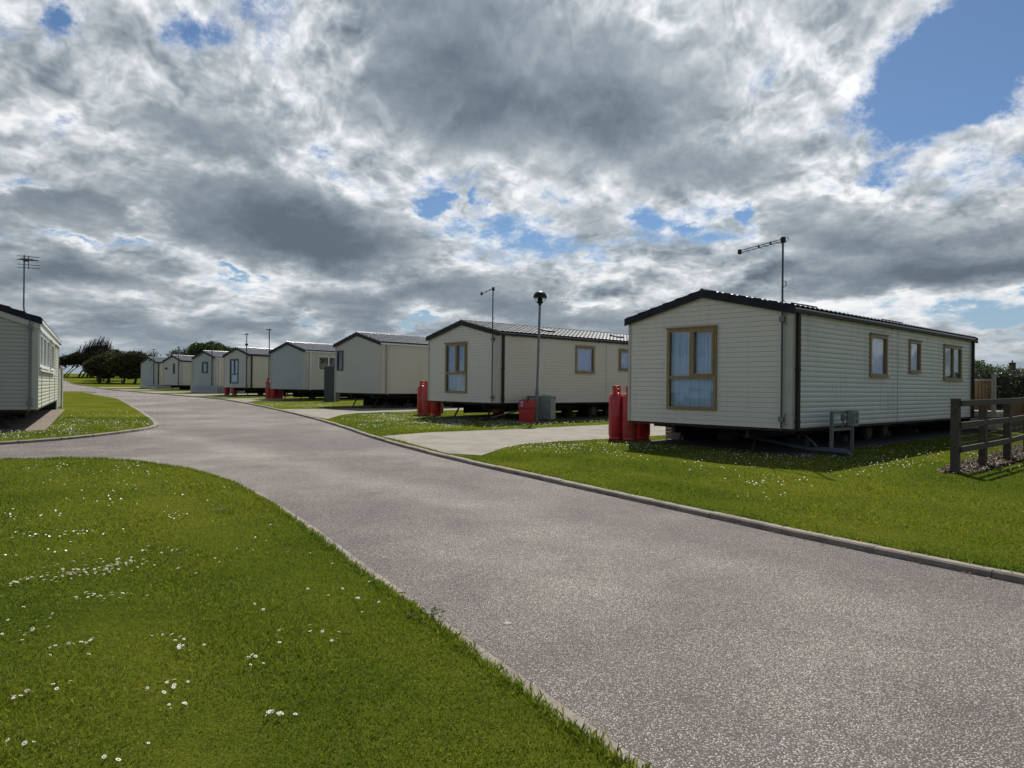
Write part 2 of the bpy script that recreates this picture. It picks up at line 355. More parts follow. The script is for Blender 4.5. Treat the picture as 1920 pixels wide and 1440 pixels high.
def asphalt():
    """chip surfacing: pinkish and grey stones set in dark binder, polished paler where wheels run"""
    m_ = bpy.data.materials.new('asphalt'); m_.use_nodes = True; n = NT(m_.node_tree); b = m_.node_tree.nodes['Principled BSDF']
    P = n.new('ShaderNodeTexCoord').outputs['Object']
    v = n.new('ShaderNodeTexVoronoi', feature='F1'); n.put(v.inputs['Vector'], P); n.put(v.inputs['Scale'], 122.0)
    hs = n.new('ShaderNodeSeparateColor'); n.l.new(v.outputs['Color'], hs.inputs[0])
    stone = n.ramp(hs.outputs[0], [(0, (.065, .056, .054)), (.35, (.142, .128, .118)), (.7, (.220, .203, .188)), (.9, (.31, .293, .275)), (1, (.43, .41, .385))])
    edge = n.mr(v.outputs['Distance'], .32, .62, 0, 1, True)
    c = n.mix(edge, stone, (.042, .037, .036))
    big = n.noise(P, .28, 4, .55); mid = n.noise(P, 1.6, 7, .62)
    # wheel-polished paler bands run along the road
    sx = n.new('ShaderNodeSeparateXYZ'); n.l.new(P, sx.inputs[0])
    wv = n.noise(n.vmath('MULTIPLY', P, (.12, .12, 1)), 1.0, 3, .5)
    across = n.math('ADD', n.math('ADD', n.math('MULTIPLY', sx.outputs[0], .755), n.math('MULTIPLY', sx.outputs[1], .655)), n.math('MULTIPLY', n.math('SUBTRACT', wv, .5), 1.6))
    # distance across the carriageway: 6.4 at the right kerb
    bands = n.math('ADD', n.mr(n.math('ABSOLUTE', n.math('SUBTRACT', across, 5.1)), .0, .75, 1, 0, True), n.mr(n.math('ABSOLUTE', n.math('SUBTRACT', across, 6.9)), .0, .55, .0, 0, True))
    pale = n.math('ADD', n.math('MULTIPLY', bands, .42), n.mr(big, .42, .66, 0, .75, True), clamp=True)
    c = n.mix(1.0, c, n.mix(pale, (1.18, 1.10, 1.07), (2.18, 2.19, 2.04)), 'MULTIPLY')
    c = n.mix(1.0, c, n.mix(n.mr(mid, .3, .7, 0, 1, True), (.86, .86, .87), (1.12, 1.1, 1.08)), 'MULTIPLY')
    n.put(b.inputs['Base Color'], c); n.put(b.inputs['Roughness'], .78); n.put(b.inputs['Specular IOR Level'], .35)
    bn = n.new('ShaderNodeBump'); n.put(bn.inputs['Height'], n.math('MULTIPLY', edge, -1)); n.put(bn.inputs['Distance'], .0035); n.l.new(bn.outputs[0], b.inputs['Normal'])
    return m_
ASPH = asphalt()
def kerbmat():
    m_ = bpy.data.materials.new('kerb_concrete'); m_.use_nodes = True; n = NT(m_.node_tree); b = m_.node_tree.nodes['Principled BSDF']
    P = n.new('ShaderNodeTexCoord').outputs['Object']
    c = n.mix(n.mr(n.noise(P, 3.5, 8, .68), .35, .68, 0, 1, True), (.26, .225, .185), (.15, .125, .10))
    c = n.mix(n.mr(n.noise(P, 40, 4, .7), .56, .7, 0, .6, True), c, (.055, .05, .04))
    c = n.mix(n.mr(n.noise(P, 1.2, 5, .6), .60, .70, 0, .35, True), c, (.06, .065, .02))
    n.put(b.inputs['Base Color'], c); n.put(b.inputs['Roughness'], .9)
    bn = n.new('ShaderNodeBump'); n.put(bn.inputs['Height'], n.noise(P, 70, 5, .7)); n.put(bn.inputs['Distance'], .006); n.l.new(bn.outputs[0], b.inputs['Normal'])
    return m_
KERBM = kerbmat()
def pathmat():
    m_ = bpy.data.materials.new('path_concrete'); m_.use_nodes = True; n = NT(m_.node_tree); b = m_.node_tree.nodes['Principled BSDF']
    P = n.new('ShaderNodeTexCoord').outputs['Object']
    c = n.mix(n.mr(n.noise(P, 1.6, 8, .68), .38, .66, 0, 1, True), (.225, .203, .162), (.155, .137, .108))
    c = n.mix(n.mr(n.noise(P, 9, 6, .7), .58, .74, 0, .7, True), c, (.12, .105, .075))
    c = n.mix(n.mr(n.noise(P, 80, 3, .7), .35, .6, .35, 0), c, (.16, .145, .12))
    n.put(b.inputs['Base Color'], c); n.put(b.inputs['Roughness'], .9)
    bn = n.new('ShaderNodeBump'); n.put(bn.inputs['Height'], n.noise(P, 60, 5, .7)); n.put(bn.inputs['Distance'], .006); n.l.new(bn.outputs[0], b.inputs['Normal'])
    return m_
PATHM = pathmat()

# ------------------------------------------------------------------ ground, road, lawns
def terrain_sheet(name, pts, dz, material, depth=0.0, kind='structure'):
    """a flat outline laid over the terrain dz above it, with a skirt of the given depth"""
    bm = bmesh.new(); vs = [bm.verts.new((x, y, 0)) for x, y in pts]; f = bm.faces.new(vs)
    if f.normal.z < 0: f.normal_flip()
    bmesh.ops.triangulate(bm, faces=[f])
    ys = [p[1] for p in pts]
    for yc in (92, 96, 100, 104, 108, 112, 116, 120, 125, 135, 145, 165, 170):
        if min(ys) < yc < max(ys):
            bmesh.ops.bisect_plane(bm, geom=bm.verts[:] + bm.edges[:] + bm.faces[:], plane_co=(0, yc, 0), plane_no=(0, 1, 0))
    for v in bm.verts: v.co.z = G(v.co.x, v.co.y) + dz
    bm.normal_update()
    for f in bm.faces:
        if f.normal.z < 0: f.normal_flip()
    if depth:
        ed = [e for e in bm.edges if e.is_boundary]
        r = bmesh.ops.extrude_edge_only(bm, edges=ed)
        for v in [g_ for g_ in r['geom'] if isinstance(g_, bmesh.types.BMVert)]: v.co.z -= depth
    me = bpy.data.meshes.new(name); bm.to_mesh(me); bm.free(); me.materials.append(material)
    o = bpy.data.objects.new(name, me); C.objects.link(o)
    if kind: o['kind'] = kind
    return o

# broad ground out to the horizon
xs = [-1500, -700, -350, -200, -140, -110, -90, -70, -50, -35, -20, -10, 0, 10, 20, 35, 60, 100, 200, 400, 900, 1500]
ys = [-400, -100, -30, 0, 30, 60, 85, 92, 96, 100, 104, 108, 112, 116, 120, 125, 130, 137, 145, 155, 165, 170, 200, 300, 600, 1200, 2500]
bm = bmesh.new(); gv = [[bm.verts.new((x, y, G(x, y) - .03 - (max(0, y - 200) * .004))) for x in xs] for y in ys]
for j in range(len(ys) - 1):
    for i in range(len(xs) - 1): bm.faces.new((gv[j][i], gv[j][i+1], gv[j+1][i+1], gv[j+1][i]))
me = bpy.data.meshes.new('ground'); bm.to_mesh(me); bm.free(); me.materials.append(GRASS)
o = bpy.data.objects.new('ground', me); C.objects.link(o); o['kind'] = 'structure'

KERB_R = [(10.9,-4.0),(7.2,.9),(5.05,3.75),(3.84,5.3),(3.42,5.9),(2.93,6.55),(2.25,7.62),(1.30,9.1),(.10,11.0),(-1.45,13.55),(-3.25,17.0),(-4.9,20.6),(-6.9,24.7),(-10.3,31.0),(-14.0,37.4),(-17.9,43.6),(-21.27,47.6),(-25.9,52.7),(-34.3,62.6),(-37.9,66.5),(-47.7,80.5),(-60.0,97.0),(-69.0,109.0)]
ISLAND = [(-60.,58.0),(-35.69,57.4),(-33.0,54.6),(-28.73,48.92),(-23.4,41.94),(-19.63,35.96),(-14.3,27.29),(-11.85,23.22),(-10.49,20.8),(-10.05,19.7),(-9.9,18.6),(-9.99,17.07),(-10.22,15.85),(-10.8,14.7),(-11.8,13.35),(-13.4,11.8),(-20.,5.8),(-40.,-12.)]
NEAR = [(-37.,-12.5),(-17.,5.3),(-11.2,10.6),(-9.8,11.65),(-8.71,12.15),(-7.93,12.32),(-7.2,12.32),(-6.56,12.12),(-5.75,11.63),(-5.04,11.1),(-4.48,10.55),(-3.86,9.8),(-3.04,8.60),(-2.13,7.14),(-1.63,6.28),(-1.32,5.72),(-.99,5.15),(-.69,4.66),(-.51,4.35),(-.29,3.98),(-.09,3.63),(.07,3.36),(.22,3.08),(.36,2.86),(.50,2.65),(1.9,.6),(4.5,-3.2)]
def smooth_line(pts, k=3):
    out = []
    for i in range(len(pts) - 1):
        p0, p1, p2, p3 = pts[max(i-1, 0)], pts[i], pts[i+1], pts[min(i+2, len(pts)-1)]
        for j in range(k):
            t = j / k
            out.append(tuple(.5 * (2*p1[a] + (p2[a]-p0[a])*t + (2*p0[a]-5*p1[a]+4*p2[a]-p3[a])*t*t + (3*p1[a]-p0[a]-3*p2[a]+p3[a])*t**3) for a in (0, 1)))
    out.append(pts[-1]); return out
ISL_S = smooth_line(ISLAND, 3); NEAR_S = smooth_line(NEAR, 3)
road_poly = KERB_R + [(-76.,106.),(-66.,93.),(-54.,77.5),(-47.,68.),(-50.,66.),(-75.,66.),(-75.,56.),(-45.,10.),(-45.,-25.),(10.9,-25.)]
terrain_sheet('road', road_poly, 0.0, ASPH)
# the polyline moved sideways (left of its direction when d > 0)
def offset(pts, d):
    out = []
    for i in range(len(pts)):
        a, b = pts[max(i-1, 0)], pts[min(i+1, len(pts)-1)]
        tx, ty = b[0]-a[0], b[1]-a[1]; L = hypot(tx, ty); out.append((pts[i][0] - ty/L*d, pts[i][1] + tx/L*d))
    return out
def kerb(name, pts, wid, top, side, seg=.915, gap=.008):
    """kerbstones laid end to end along a line; side=+1: the stone lies left of the line"""
    P = [Vector((x, y, 0)) for x, y in pts]; acc = 0; cum = [0]
    for a, b in zip(P, P[1:]): acc += (b - a).length; cum.append(acc)
    def at(s):
        for i in range(len(P) - 1):
            if s <= cum[i+1] or i == len(P) - 2:
                t = (s - cum[i]) / max(1e-6, cum[i+1] - cum[i]); return P[i].lerp(P[i+1], t)
    mb = MB(); s = 0; rnd = random.Random(5)
    while s < acc - .1:
        e = min(acc, s + seg); a, b = at(s + gap), at(e - gap); d = (b - a).normalized(); nrm = Vector((-d.y, d.x, 0)) * side
        j = rnd.uniform(-.004, .004); ch = .014
        prof = [(0, -.06), (0, top - ch), (ch, top), (wid - ch, top), (wid, top - ch), (wid, -.06)]
        ring = []
        for q in (a, b):
            ring.append([q + nrm * (u + j) + Vector((0, 0, G(q.x, q.y) + z + j)) for u, z in prof])
        n_ = len(prof)
        mb.idx(ring[0] + ring[1], [(k, k+1, n_+k+1, n_+k) for k in range(n_-1)] + [tuple(range(n_)), tuple(range(2*n_-1, n_-1, -1))])
        s = e
    o = mb.build(name, KERBM); o['kind'] = 'structure'; return o
kerb('kerb', smooth_line(KERB_R, 2), .11, .060, -1, .915, .003)
KI = offset(KERB_R, -.13)
verge = KI + [(-80.,122.),(70.,122.),(70.,-25.),(11.1,-25.)]
terrain_sheet('lawn', verge, .052, GRASS, .08)
terrain_sheet('lawn', ISL_S, .055, GRASS, .08)
kerb('kerb', ISL_S[3:], .12, .062, 1)
terrain_sheet('lawn', NEAR_S, .022, GRASS, .05)
kerb('kerb', NEAR_S, .105, .016, 1, 1.2, .003)
terrain_sheet('lawn', [(-140.,58.5),(-76.,58.5),(-76.,67.),(-58.,67.),(-66.5,93.5),(-77.,107.),(-140.,107.)], .03, GRASS, .05)

def quad_path(name, pts): return terrain_sheet(name, pts, .060, PATHM, .03)
quad_path('path', [(-3.16,17.15),(-2.9,17.6),(-2.1,18.6),(-.83,19.45),(.6,20.5),(3.0,22.5),(8.2,27.2),(11.5,24.2),(2.28,17.1),(.95,16.2),(.25,15.5),(-.15,14.7),(-.55,13.2),(-1.20,13.47)])
quad_path('path', [(-9.95,30.6),(-8.9,31.0),(-7.9,31.5),(-6.3,32.3),(-4.4,33.7),(2.,39.5),(4.2,37.),(-3.9,30.3),(-5.3,28.9),(-6.1,27.9),(-6.35,26.5),(-6.2,23.9),(-6.75,24.75)])
quad_path('path', [(-17.6,43.4),(-16.4,44.3),(-14.5,44.7),(-12.,46.4),(-6.,52.),(-4.,50.),(-11.,43.3),(-13.6,41.6),(-14.5,40.2),(-14.3,38.2),(-14.8,39.0)])
quad_path('path', [(-25.6,52.8),(-24.2,53.8),(-21.,55.2),(-14.,61.),(-12.,58.),(-18.6,52.2),(-20.9,50.),(-21.6,48.2)])
quad_path('path', [(-31.3,59.3),(-29.5,60.5),(-26.,62.3),(-20.,67.),(-18.,65.),(-24.4,59.6),(-26.9,57.),(-27.5,54.8)])
quad_path('path', [(-37.4,66.2),(-35.,67.6),(-32.,69.6),(-26.,75.),(-24.,73.),(-30.5,67.4),(-32.8,64.8),(-33.9,62.3)])
quad_path('path', [(-45.,77.),(-42.,79.),(-36.,83.5),(-33.,81.),(-38.7,75.),(-41.6,72.)])

# ------------------------------------------------------------------ caravans
def clad(mb, O, S, Nn, width, z0, z1, holes, prof, gable=0.0, mi=0, pitch=.1):
    """courses of cladding on a wall: O origin, S along the wall, Nn outward; prof=[(t, proud)] over one course"""
    O, S, Nn = Vector(O), Vector(S), Vector(Nn)
    lev = []; z = z0; ztop = z1 + gable
    while z < ztop - 1e-6:
        for t, d in prof:
            if z + t * pitch < ztop - 1e-4: lev.append((z + t * pitch, d))
        z += pitch
    lev.append((ztop, 0.0))
    cuts = sorted({h[2] for h in holes} | {h[3] for h in holes} | ({z1} if gable else set()))
    full = []
    for (za, da), (zb, db) in zip(lev, lev[1:]):
        if zb - za < 1e-6: full.append((za, da, zb, db)); continue
        zs = [za] + [c_ for c_ in cuts if za + 1e-4 < c_ < zb - 1e-4] + [zb]
        for p, q in zip(zs, zs[1:]):
            full.append((p, da + (db-da)*(p-za)/(zb-za), q, da + (db-da)*(q-za)/(zb-za)))
    def rng(zz):
        if zz <= z1 + 1e-6: return 0.0, width
        k = (zz - z1) / gable * width / 2; return k, width - k
    for za, da, zb, db in full:
        zm = (za + zb) / 2; a0, a1 = rng(za); b0, b1 = rng(zb)
        iv = [(0.0, 1.0)]
        w_ = max(1e-6, a1 - a0)
        for h in holes:
            if h[2] < zm < h[3]:
                nv = []
                for u, v in iv:
                    hu, hv = (h[0] - a0) / w_, (h[1] - a0) / w_
                    if hv <= u or hu >= v: nv.append((u, v)); continue
                    if hu > u: nv.append((u, hu))
                    if hv < v: nv.append((hv, v))
                iv = nv
        for u, v in iv:
            pts = [O + S*(a0+(a1-a0)*u) + Nn*da + Vector((0,0,za)), O + S*(a0+(a1-a0)*v) + Nn*da + Vector((0,0,za)),
                   O + S*(b0+(b1-b0)*v) + Nn*db + Vector((0,0,zb)), O + S*(b0+(b1-b0)*u) + Nn*db + Vector((0,0,zb))]
            mb.poly(pts, mi)
PROF_SHIP = [(0, .009), (.84, .004), (.88, -.010), (1.0, -.010)]
PROF_FINE = [(0, .006), (.88, .003), (.92, -.006), (1.0, -.006)]
PROF_LOG = [(0, .0), (.10, .007), (.30, .012), (.62, .012), (.86, .006), (.93, -.001)]

def window(parent, O, S, Nn, x0, x1, z0, z1, fm, mull=(), trans=(), sash=None, curtain='curtain', sill=True, fw=.065, label=None):
    """frame with mullions (x) and transoms (z or (z, xa, xb)); a glass pane and what hangs behind it"""
    O, S, Nn = Vector(O), Vector(S), Vector(Nn)
    Mx = Matrix((S, Nn, Vector((0, 0, 1)))).transposed().to_4x4(); Mx.translation = O
    mb = MB(); B = lambda a, b, c_, d, e, f: mb.box(a, c_, e, b, d, f, 0, Mx)
    y0, y1 = -.03, .045
    B(x0, x0+fw, y0, y1, z0, z1); B(x1-fw, x1, y0, y1, z0, z1)
    B(x0+fw, x1-fw, y0, y1, z0, z0+fw); B(x0+fw, x1-fw, y0, y1, z1-fw, z1)
    for mx in mull:
        if not hasattr(mx, '__len__'): mx = (mx, z0+fw, z1-fw)
        B(mx[0]-fw*.55, mx[0]+fw*.55, y0, y1-.004, mx[1], mx[2])
    for tz in trans: B(x0+fw, x1-fw, y0, y1-.002, tz-fw*.55, tz+fw*.55)
    if sash:
        a, b, c_, d = sash; s = .045
        B(a, a+s, y0+.02, y1+.018, c_, d); B(b-s, b, y0+.02, y1+.018, c_, d); B(a+s, b-s, y0+.02, y1+.018, c_, c_+s); B(a+s, b-s, y0+.02, y1+.018, d-s, d)
    # head drip bar
    B(x0-.025, x1+.025, y1-.01, y1+.035, z1+.002, z1+.028)
    w_ = mb.build('window', fm, parent)
    if label: w_['label'] = label
    g_ = MB(); g_.poly([Mx @ Vector(p) for p in ((x0+fw*.5, .004, z0+fw*.5), (x1-fw*.5, .004, z0+fw*.5), (x1-fw*.5, .004, z1-fw*.5), (x0+fw*.5, .004, z1-fw*.5))])
    g_.build('pane', GLASS, w_)
    if sill:
        s_ = MB(); s_.box(x0-.02, .0461, z0-.012, x1+.02, .085, z0+.02, 0, Mx); s_.build('sill', fm, w_)
    rnd = random.Random(int(x0*100) + int(z0*37))
    if curtain in ('curtain', 'both'):
        spans = [(x0+.03, x1-.03)] if curtain == 'curtain' else [(x0+.03, x0+.03+(x1-x0)*.30), (x1-.03-(x1-x0)*.22, x1-.03)]
        for a, b in spans:
            cm = MB(); n_ = max(6, int((b-a)/.014)); ph = rnd.random()*6
            pr = []
            for i in range(n_+1):
                x = a + (b-a)*i/n_
                pr.append((x, -.10 + .026*sin(x*62+ph+1.3*sin(x*9)) + .012*sin(x*23+ph)))
            vs = [Mx @ Vector((x, y, z0+.02)) for x, y in pr] + [Mx @ Vector((x, y, z1-.01)) for x, y in pr]
            cm.idx(vs, [(i, i+1, n_+2+i, n_+1+i) for i in range(n_)], 0, True)
            cm.build('curtain', CURT, w_)
    if curtain in ('blind', 'both'):
        bm_ = MB(); z = z0 + .05
        zt_ = z1 - .05 if curtain == 'blind' else z0 + (z1-z0)*.40
        xa, xb = (x0+.05, x1-.05) if curtain == 'blind' else (x0+(x1-x0)*.42, x1-.30)
        while z < zt_:
            bm_.poly([Mx @ Vector(p) for p in ((xa, -.16, z), (xb, -.16, z), (xb, -.135, z+.02), (xa, -.135, z+.02))]); z += .034
        bm_.build('blind', BLINDM, w_)
    return w_

ROOF_MESH = {}
def roof_sheet(W, L, rise, ov=.06, sov=.07):
    """two slopes of pressed tile sheet: rolls across, a step at every course"""
    mb = MB(); half = W/2 + sov; sl = rise / (W/2); pitch = .205; rows = 6; nu = int((L + 2*ov) / (pitch/6))
    us = [(-ov) + (L + 2*ov) * i / nu for i in range(nu+1)]
    vv = []
    for r in range(rows):
        a, b = r/rows, (r+1)/rows; vv += [(a+.001, .0), (b-.05, .020), (b-.004, .026)]
    for side in (-1, 1):
        vs = []
        for t, st in vv + [(1.0, 0.014)]:
            d = t * half
            for u in us:
                w_ = abs(sin(pi * (u / pitch))) ** .7 * .030
                vs.append((W/2 + side*d, u, rise - d*sl + .035 + w_ + st))
        n_ = len(us); fs = []
        for i in range(len(vv)):
            for k in range(n_-1):
                q = (i*n_+k, i*n_+k+1, (i+1)*n_+k+1, (i+1)*n_+k); fs.append(q if side < 0 else q[::-1])
        mb.idx(vs, fs, 0, False)
        # eave closure and underside
        e = W/2 + side*half; ze = rise - half*sl
        mb.poly([(e, -ov, ze+.033), (e, L+ov, ze+.033), (e, L+ov, ze), (e, -ov, ze)])
        mb.poly([(e, -ov, ze), (e, L+ov, ze), (W/2, L+ov, rise), (W/2, -ov, rise)])
    for y in (-ov, L+ov):
        mb.poly([(W/2-half, y, rise-half*sl), (W/2, y, rise), (W/2, y, rise+.06), (W/2-half, y, rise-half*sl+.04)]); mb.poly([(W/2, y, rise), (W/2+half, y, rise-half*sl), (W/2+half, y, rise-half*sl+.04), (W/2, y, rise+.06)])
    mb.tube([(W/2, -ov-.01, rise+.045), (W/2, L+ov+.01, rise+.045)], .055, 8)
    return mb

def aerial(parent, x, top, kind, z0=-.04, y=-.07, bend=False, r=.019):
    if kind in ('T', 'box'): r = .032
    mb = MB()
    if bend: mb.tube([(x, y, z0), (x, y, 2.18), (x-.02, y, 2.3), (x-.13, y, 2.5), (x-.14, y, 2.62), (x-.14, y, top)], r, 8, 0)
    else: mb.tube([(x, y, z0), (x, y, top)], r, 8, 0)
    m_ = mb.build('aerial_mast', GALV if bend else ALU, parent)
    for z in (.18, 2.10):
        b = MB(); b.box(x-.05, y-.03, z-.05, x+.05, -.012, z+.05); b.box(x+.052, y-.012, z-.11, x+.075, y+.012, z-.075); b.box(x+.052, y-.012, z+.075, x+.075, y+.012, z+.11)
        b.build('bracket', GALV, m_)
    a = MB()
    if kind == 'log':
        d = Vector((-.92, .38, 0)); o_ = Vector((x, y, top-.04)); e = o_ + d*1.3
        pr = Vector((.38, .92, 0))
        a.bar(o_, e, .012, .012); a.bar(o_ - Vector((0,0,.045)), e - Vector((0,0,.045)), .012, .012)
        for t_ in (.35, .7): q_ = o_ + d*t_; a.box(q_.x-.012, q_.y-.012, q_.z-.05, q_.x+.012, q_.y+.012, q_.z+.01)
        for i in range(14):
            t = .1 + 1.15*i/13; L_ = .17 - .10*i/13; c_ = o_ + d*t + Vector((0,0,-.045*(i % 2)))
            a.tube([c_ - pr*L_*.1, c_ + pr*L_], .0035, 4)
        a.box(e.x-.03, e.y-.03, e.z-.07, e.x+.03, e.y+.03, e.z+.025); a.box(o_.x-.035, o_.y-.03, o_.z-.075, o_.x+.045, o_.y+.03, o_.z+.03)
        lp = [o_ + Vector((.06+.05*sin(t_), 0, .0+.05*cos(t_)-.02)) for t_ in [i*.5 for i in range(11)]]
        a.tube(lp, .005, 4)
        cb = [(x+.03+.045*sin(t_*1.7), y, 2.75+.06*cos(t_*1.7)+.02*t_/3) for t_ in [i*.4 for i in range(16)]]
        k_ = MB(); k_.tube(cb, .005, 4); k_.tube([(x+.02, y, 2.72), (x-.02, y, 2.5), (x+.05, y, 2.42)], .005, 4)
        k_.tube([(x-.05, y, 2.66), (x+.13, y, 2.6)], .003, 4); k_.build('cable', BLACK, m_)
    elif kind == 'yagi':
        xx = x - .14
        a.bar((xx+.07, y-.25, top-.12), (xx+.07, y+.35, top-.12), .02, .02)
        a.box(xx-.02, y-.03, top-.16, xx+.10, y+.03, top-.09)
        for k, (z, w_) in enumerate(((top+.02, .50), (top-.06, .42), (top-.12, .46), (top-.19, .50), (top-.27, .48))):
            a.bar((xx+.07-w_/2, y+(.33 if k != 2 else 0), z), (xx+.07+w_/2, y+(.33 if k != 2 else 0), z), .013, .013)
        a.bar((xx+.07, y+.33, top-.30), (xx+.07, y+.33, top+.05), .018, .018)
        for k in range(5): a.bar((xx-.06, y-.22+.07*k, top-.12), (xx+.20, y-.22+.07*k, top-.12), .008, .008)
    else:
        w_ = .26; a.bar((x-w_, y, top-.03), (x+w_*.5, y, top), .05, .05); a.bar((x-.05, y-.2, top-.035), (x-.05, y+.2, top-.035), .03, .03)
        if kind == 'box': j_ = MB(); j_.lathe([(0, -.09), (.09, -.07), (.11, 0), (.09, .07), (0, .09)], 10, (x, y, top-.75)); j_.build('junction_box', BLACK, m_)
    a.build('aerial', BLACK if kind == 'log' else ALU, m_)
    return m_

def caravan(label, X, Y, hd, W, L, zb, style, rise=.46, group='static caravans in the row along the road'):
    gz = G(X, Y); gap = zb - gz
    root = empty('static_caravan', (X, Y, gz), radians(hd)); tag(root, label, 'caravan', group)
    sub = {}
    def fix(o): o.location.z += gap; return o          # walls are drawn from the floor level up
    H_ = 2.3
    fr, sd_, ga = style['front'], style['side'], style
    fh = [w_[:4] for w_ in style.get('fwin', [])]; sh = [w_[:4] for w_ in style.get('swin', [])]
    m1 = MB(); clad(m1, (0, 0, 0), (1, 0, 0), (0, -1, 0), W, 0, H_, fh, style.get('fprof', PROF_SHIP), rise)
    fix(m1.build('front_wall', fr, root))
    m2 = MB(); clad(m2, (W, 0, 0), (0, 1, 0), (1, 0, 0), L, 0, H_, sh, style.get('sprof', PROF_SHIP))
    for jx in style.get('joints', ()): m2.box(W+.012, jx-.004, 0, W+.0255, jx+.004, H_)
    fix(m2.build('side_wall', sd_, root))
    m3 = MB(); clad(m3, (0, L, 0), (0, -1, 0), (-1, 0, 0), L, 0, H_, [], PROF_SHIP); fix(m3.build('side_wall', sd_, root))
    m4 = MB(); clad(m4, (W, L, 0), (-1, 0, 0), (0, 1, 0), W, 0, H_, [], PROF_SHIP, rise); fix(m4.build('rear_wall', sd_, root))
    # corner trims
    for cx, cy, sx, sy in ((0, 0, -1, -1), (W, 0, 1, -1), (0, L, -1, 1), (W, L, 1, 1)):
        t = MB(); wt = style.get('trimw', .10) if cx else .035
        xo, yo = cx + sx*.026, cy + sy*.026
        t.box(min(xo, cx - sx*wt), min(yo, cy), 0, max(xo, cx - sx*wt), max(yo, cy), H_ + .02)
        t.box(min(xo - sx*.003, cx), min(cy, cy - sy*wt*.8), .002, max(xo - sx*.003, cx), max(cy, cy - sy*wt*.8), H_)
        fix(t.build('corner_trim', style['trim'], root))
    # roof, barge boards, gutters
    key = (W, L, rise)
    if key not in ROOF_MESH: ROOF_MESH[key] = roof_sheet(W, L, rise)
    r = ROOF_MESH[key].build('roof', ROOF, root); r.location.z = gap + H_; 
    for y0, y1 in ((-.088, -.062), (L+.062, L+.088)):
        b = MB(); e = .10; sl = rise/(W/2); tp, lo = .064, -.10
        out = [(-e, H_-e*sl), (W/2, H_+rise), (W+e, H_-e*sl)]
        vs = [(x, y, z+dz) for y in (y0, y1) for dz in (tp, lo) for x, z in out]
        b.idx(vs, [(0,1,4,3), (1,2,5,4), (6,9,10,7), (7,10,11,8), (0,6,7,1), (1,7,8,2), (3,4,10,9), (4,5,11,10), (0,3,9,6), (2,8,11,5)])
        fix(b.build('barge_board', NAVY, root))
    # soffit band between the wall top and the barge
    gcol = style['gutter']
    for x0_, x1_ in ((-.10, -.03), (W+.03, W+.10)):
        g_ = MB(); g_.box(x0_, -.05, H_-.085, x1_, L+.05, H_-.02); g_.box(min(x0_, x1_)+.02, -.085, H_-.10, max(x0_, x1_)-.02, -.051, H_-.03)
        k = 0.6
        while k < L: g_.box(x0_+.005, k, H_-.10, x1_+.004, k+.03, H_-.0865); k += 1.4
        fix(g_.build('gutter', gcol, root))
    for dy in style.get('pipes', (.13,)):
        p = MB(); p.box(W+.03, dy, -.03, W+.095, dy+.075, H_-.09); p.box(W+.0251, dy-.02, 1.12, W+.10, dy+.095, 1.15); p.box(W+.0251, dy-.02, .12, W+.10, dy+.095, .15)
        fix(p.build('downpipe', style['pipe'], root))
    # floor and chassis
    fl = MB(); fl.box(.03, .03, -.05, W-.03, L-.03, .0); fix(fl.build('floor', CHASSIS, root))
    ch = MB()
    for x in (W*.27, W*.73):
        ch.box(x-.035, .25, -.22, x+.035, L-.2, -.051)
        ch.box(x-.07, .25, -.235, x+.07, L-.2, -.2205)
    for k in range(6): ch.box(.25, .6+k*(L-1.2)/5, -.13, W-.25, .66+k*(L-1.2)/5, -.052)
    ch.bar((W/2, .3, -.16), (W/2, -.35, -.2), .09, .09) if style.get('hitch') else None
    fix(ch.build('chassis', CHASSIS, root))
    for x, s_ in ((W*.27, .12), (W*.73, .1)):
        for y, q in ((.55, -1), (L-.6, 1)):
            lg = MB(); lg.bar((x-.04, y-q*.15, -.12), (x+s_, y+q*.30, -gap+.02), .055, .03); lg.box(x+s_-.08, y+q*.30-.06, -gap, x+s_+.08, y+q*.30+.06, -gap+.02)
            lg.bar((x-.04, y-q*.15, -.12), (x+s_*.5, y-q*.55, -.16), .03, .02)
            fix(lg.build('leg', CHASSIS, root))
    for x in (W*.22, W*.80):
        for yw in ((L*.52,) if not style.get('twin') else (L*.48, L*.57)):
            wz = -gap + .30
            wh = MB(); wh.idx(*_disc(x, yw, wz, .30, .10)); wo = fix(wh.build('wheel', RUBBER, root))
            rm = MB(); rm.idx(*_disc(x+.005, yw, wz, .17, .115)); ro = rm.build('rim', mat('rusty_rim', (.10, .085, .07), .6, metal=.3, var=(12, .6, (.12, .05, .02))), wo)
    for x in (W*.27, W*.73):
        for y in (L*.22, L*.40, L*.64, L*.82):
            st = MB(); st.box(x-.20, y-.12, -gap, x+.20, y+.12, -gap+.22); st.tube([(x, y, -gap+.21), (x, y, -.235)], .045, 6)
            fix(st.build('axle_stand', mat('shaded_block', (.07, .062, .052), .95), root))  # shade under the floor is put into the block colour
    sk_ = MB(); sk_.box(.02, 1.6, -gap+style.get('skgap', .0), .045, L-.05, -.052); sk_.box(.05, L-.06, -gap+style.get('skgap', .0), W-.05, L-.035, -.052)
    fix(sk_.build('underfloor_light_block', CHASSIS, root))  # added dark screens, keep light from the far sides from showing underneath
    for w_ in style.get('fwin', []): fix(window(root, (0,0,0), (1,0,0), (0,-1,0), *w_[:4], w_[4], **w_[5]))
    for w_ in style.get('swin', []): fix(window(root, (W,0,0), (0,1,0), (1,0,0), *w_[:4], w_[4], **w_[5]))
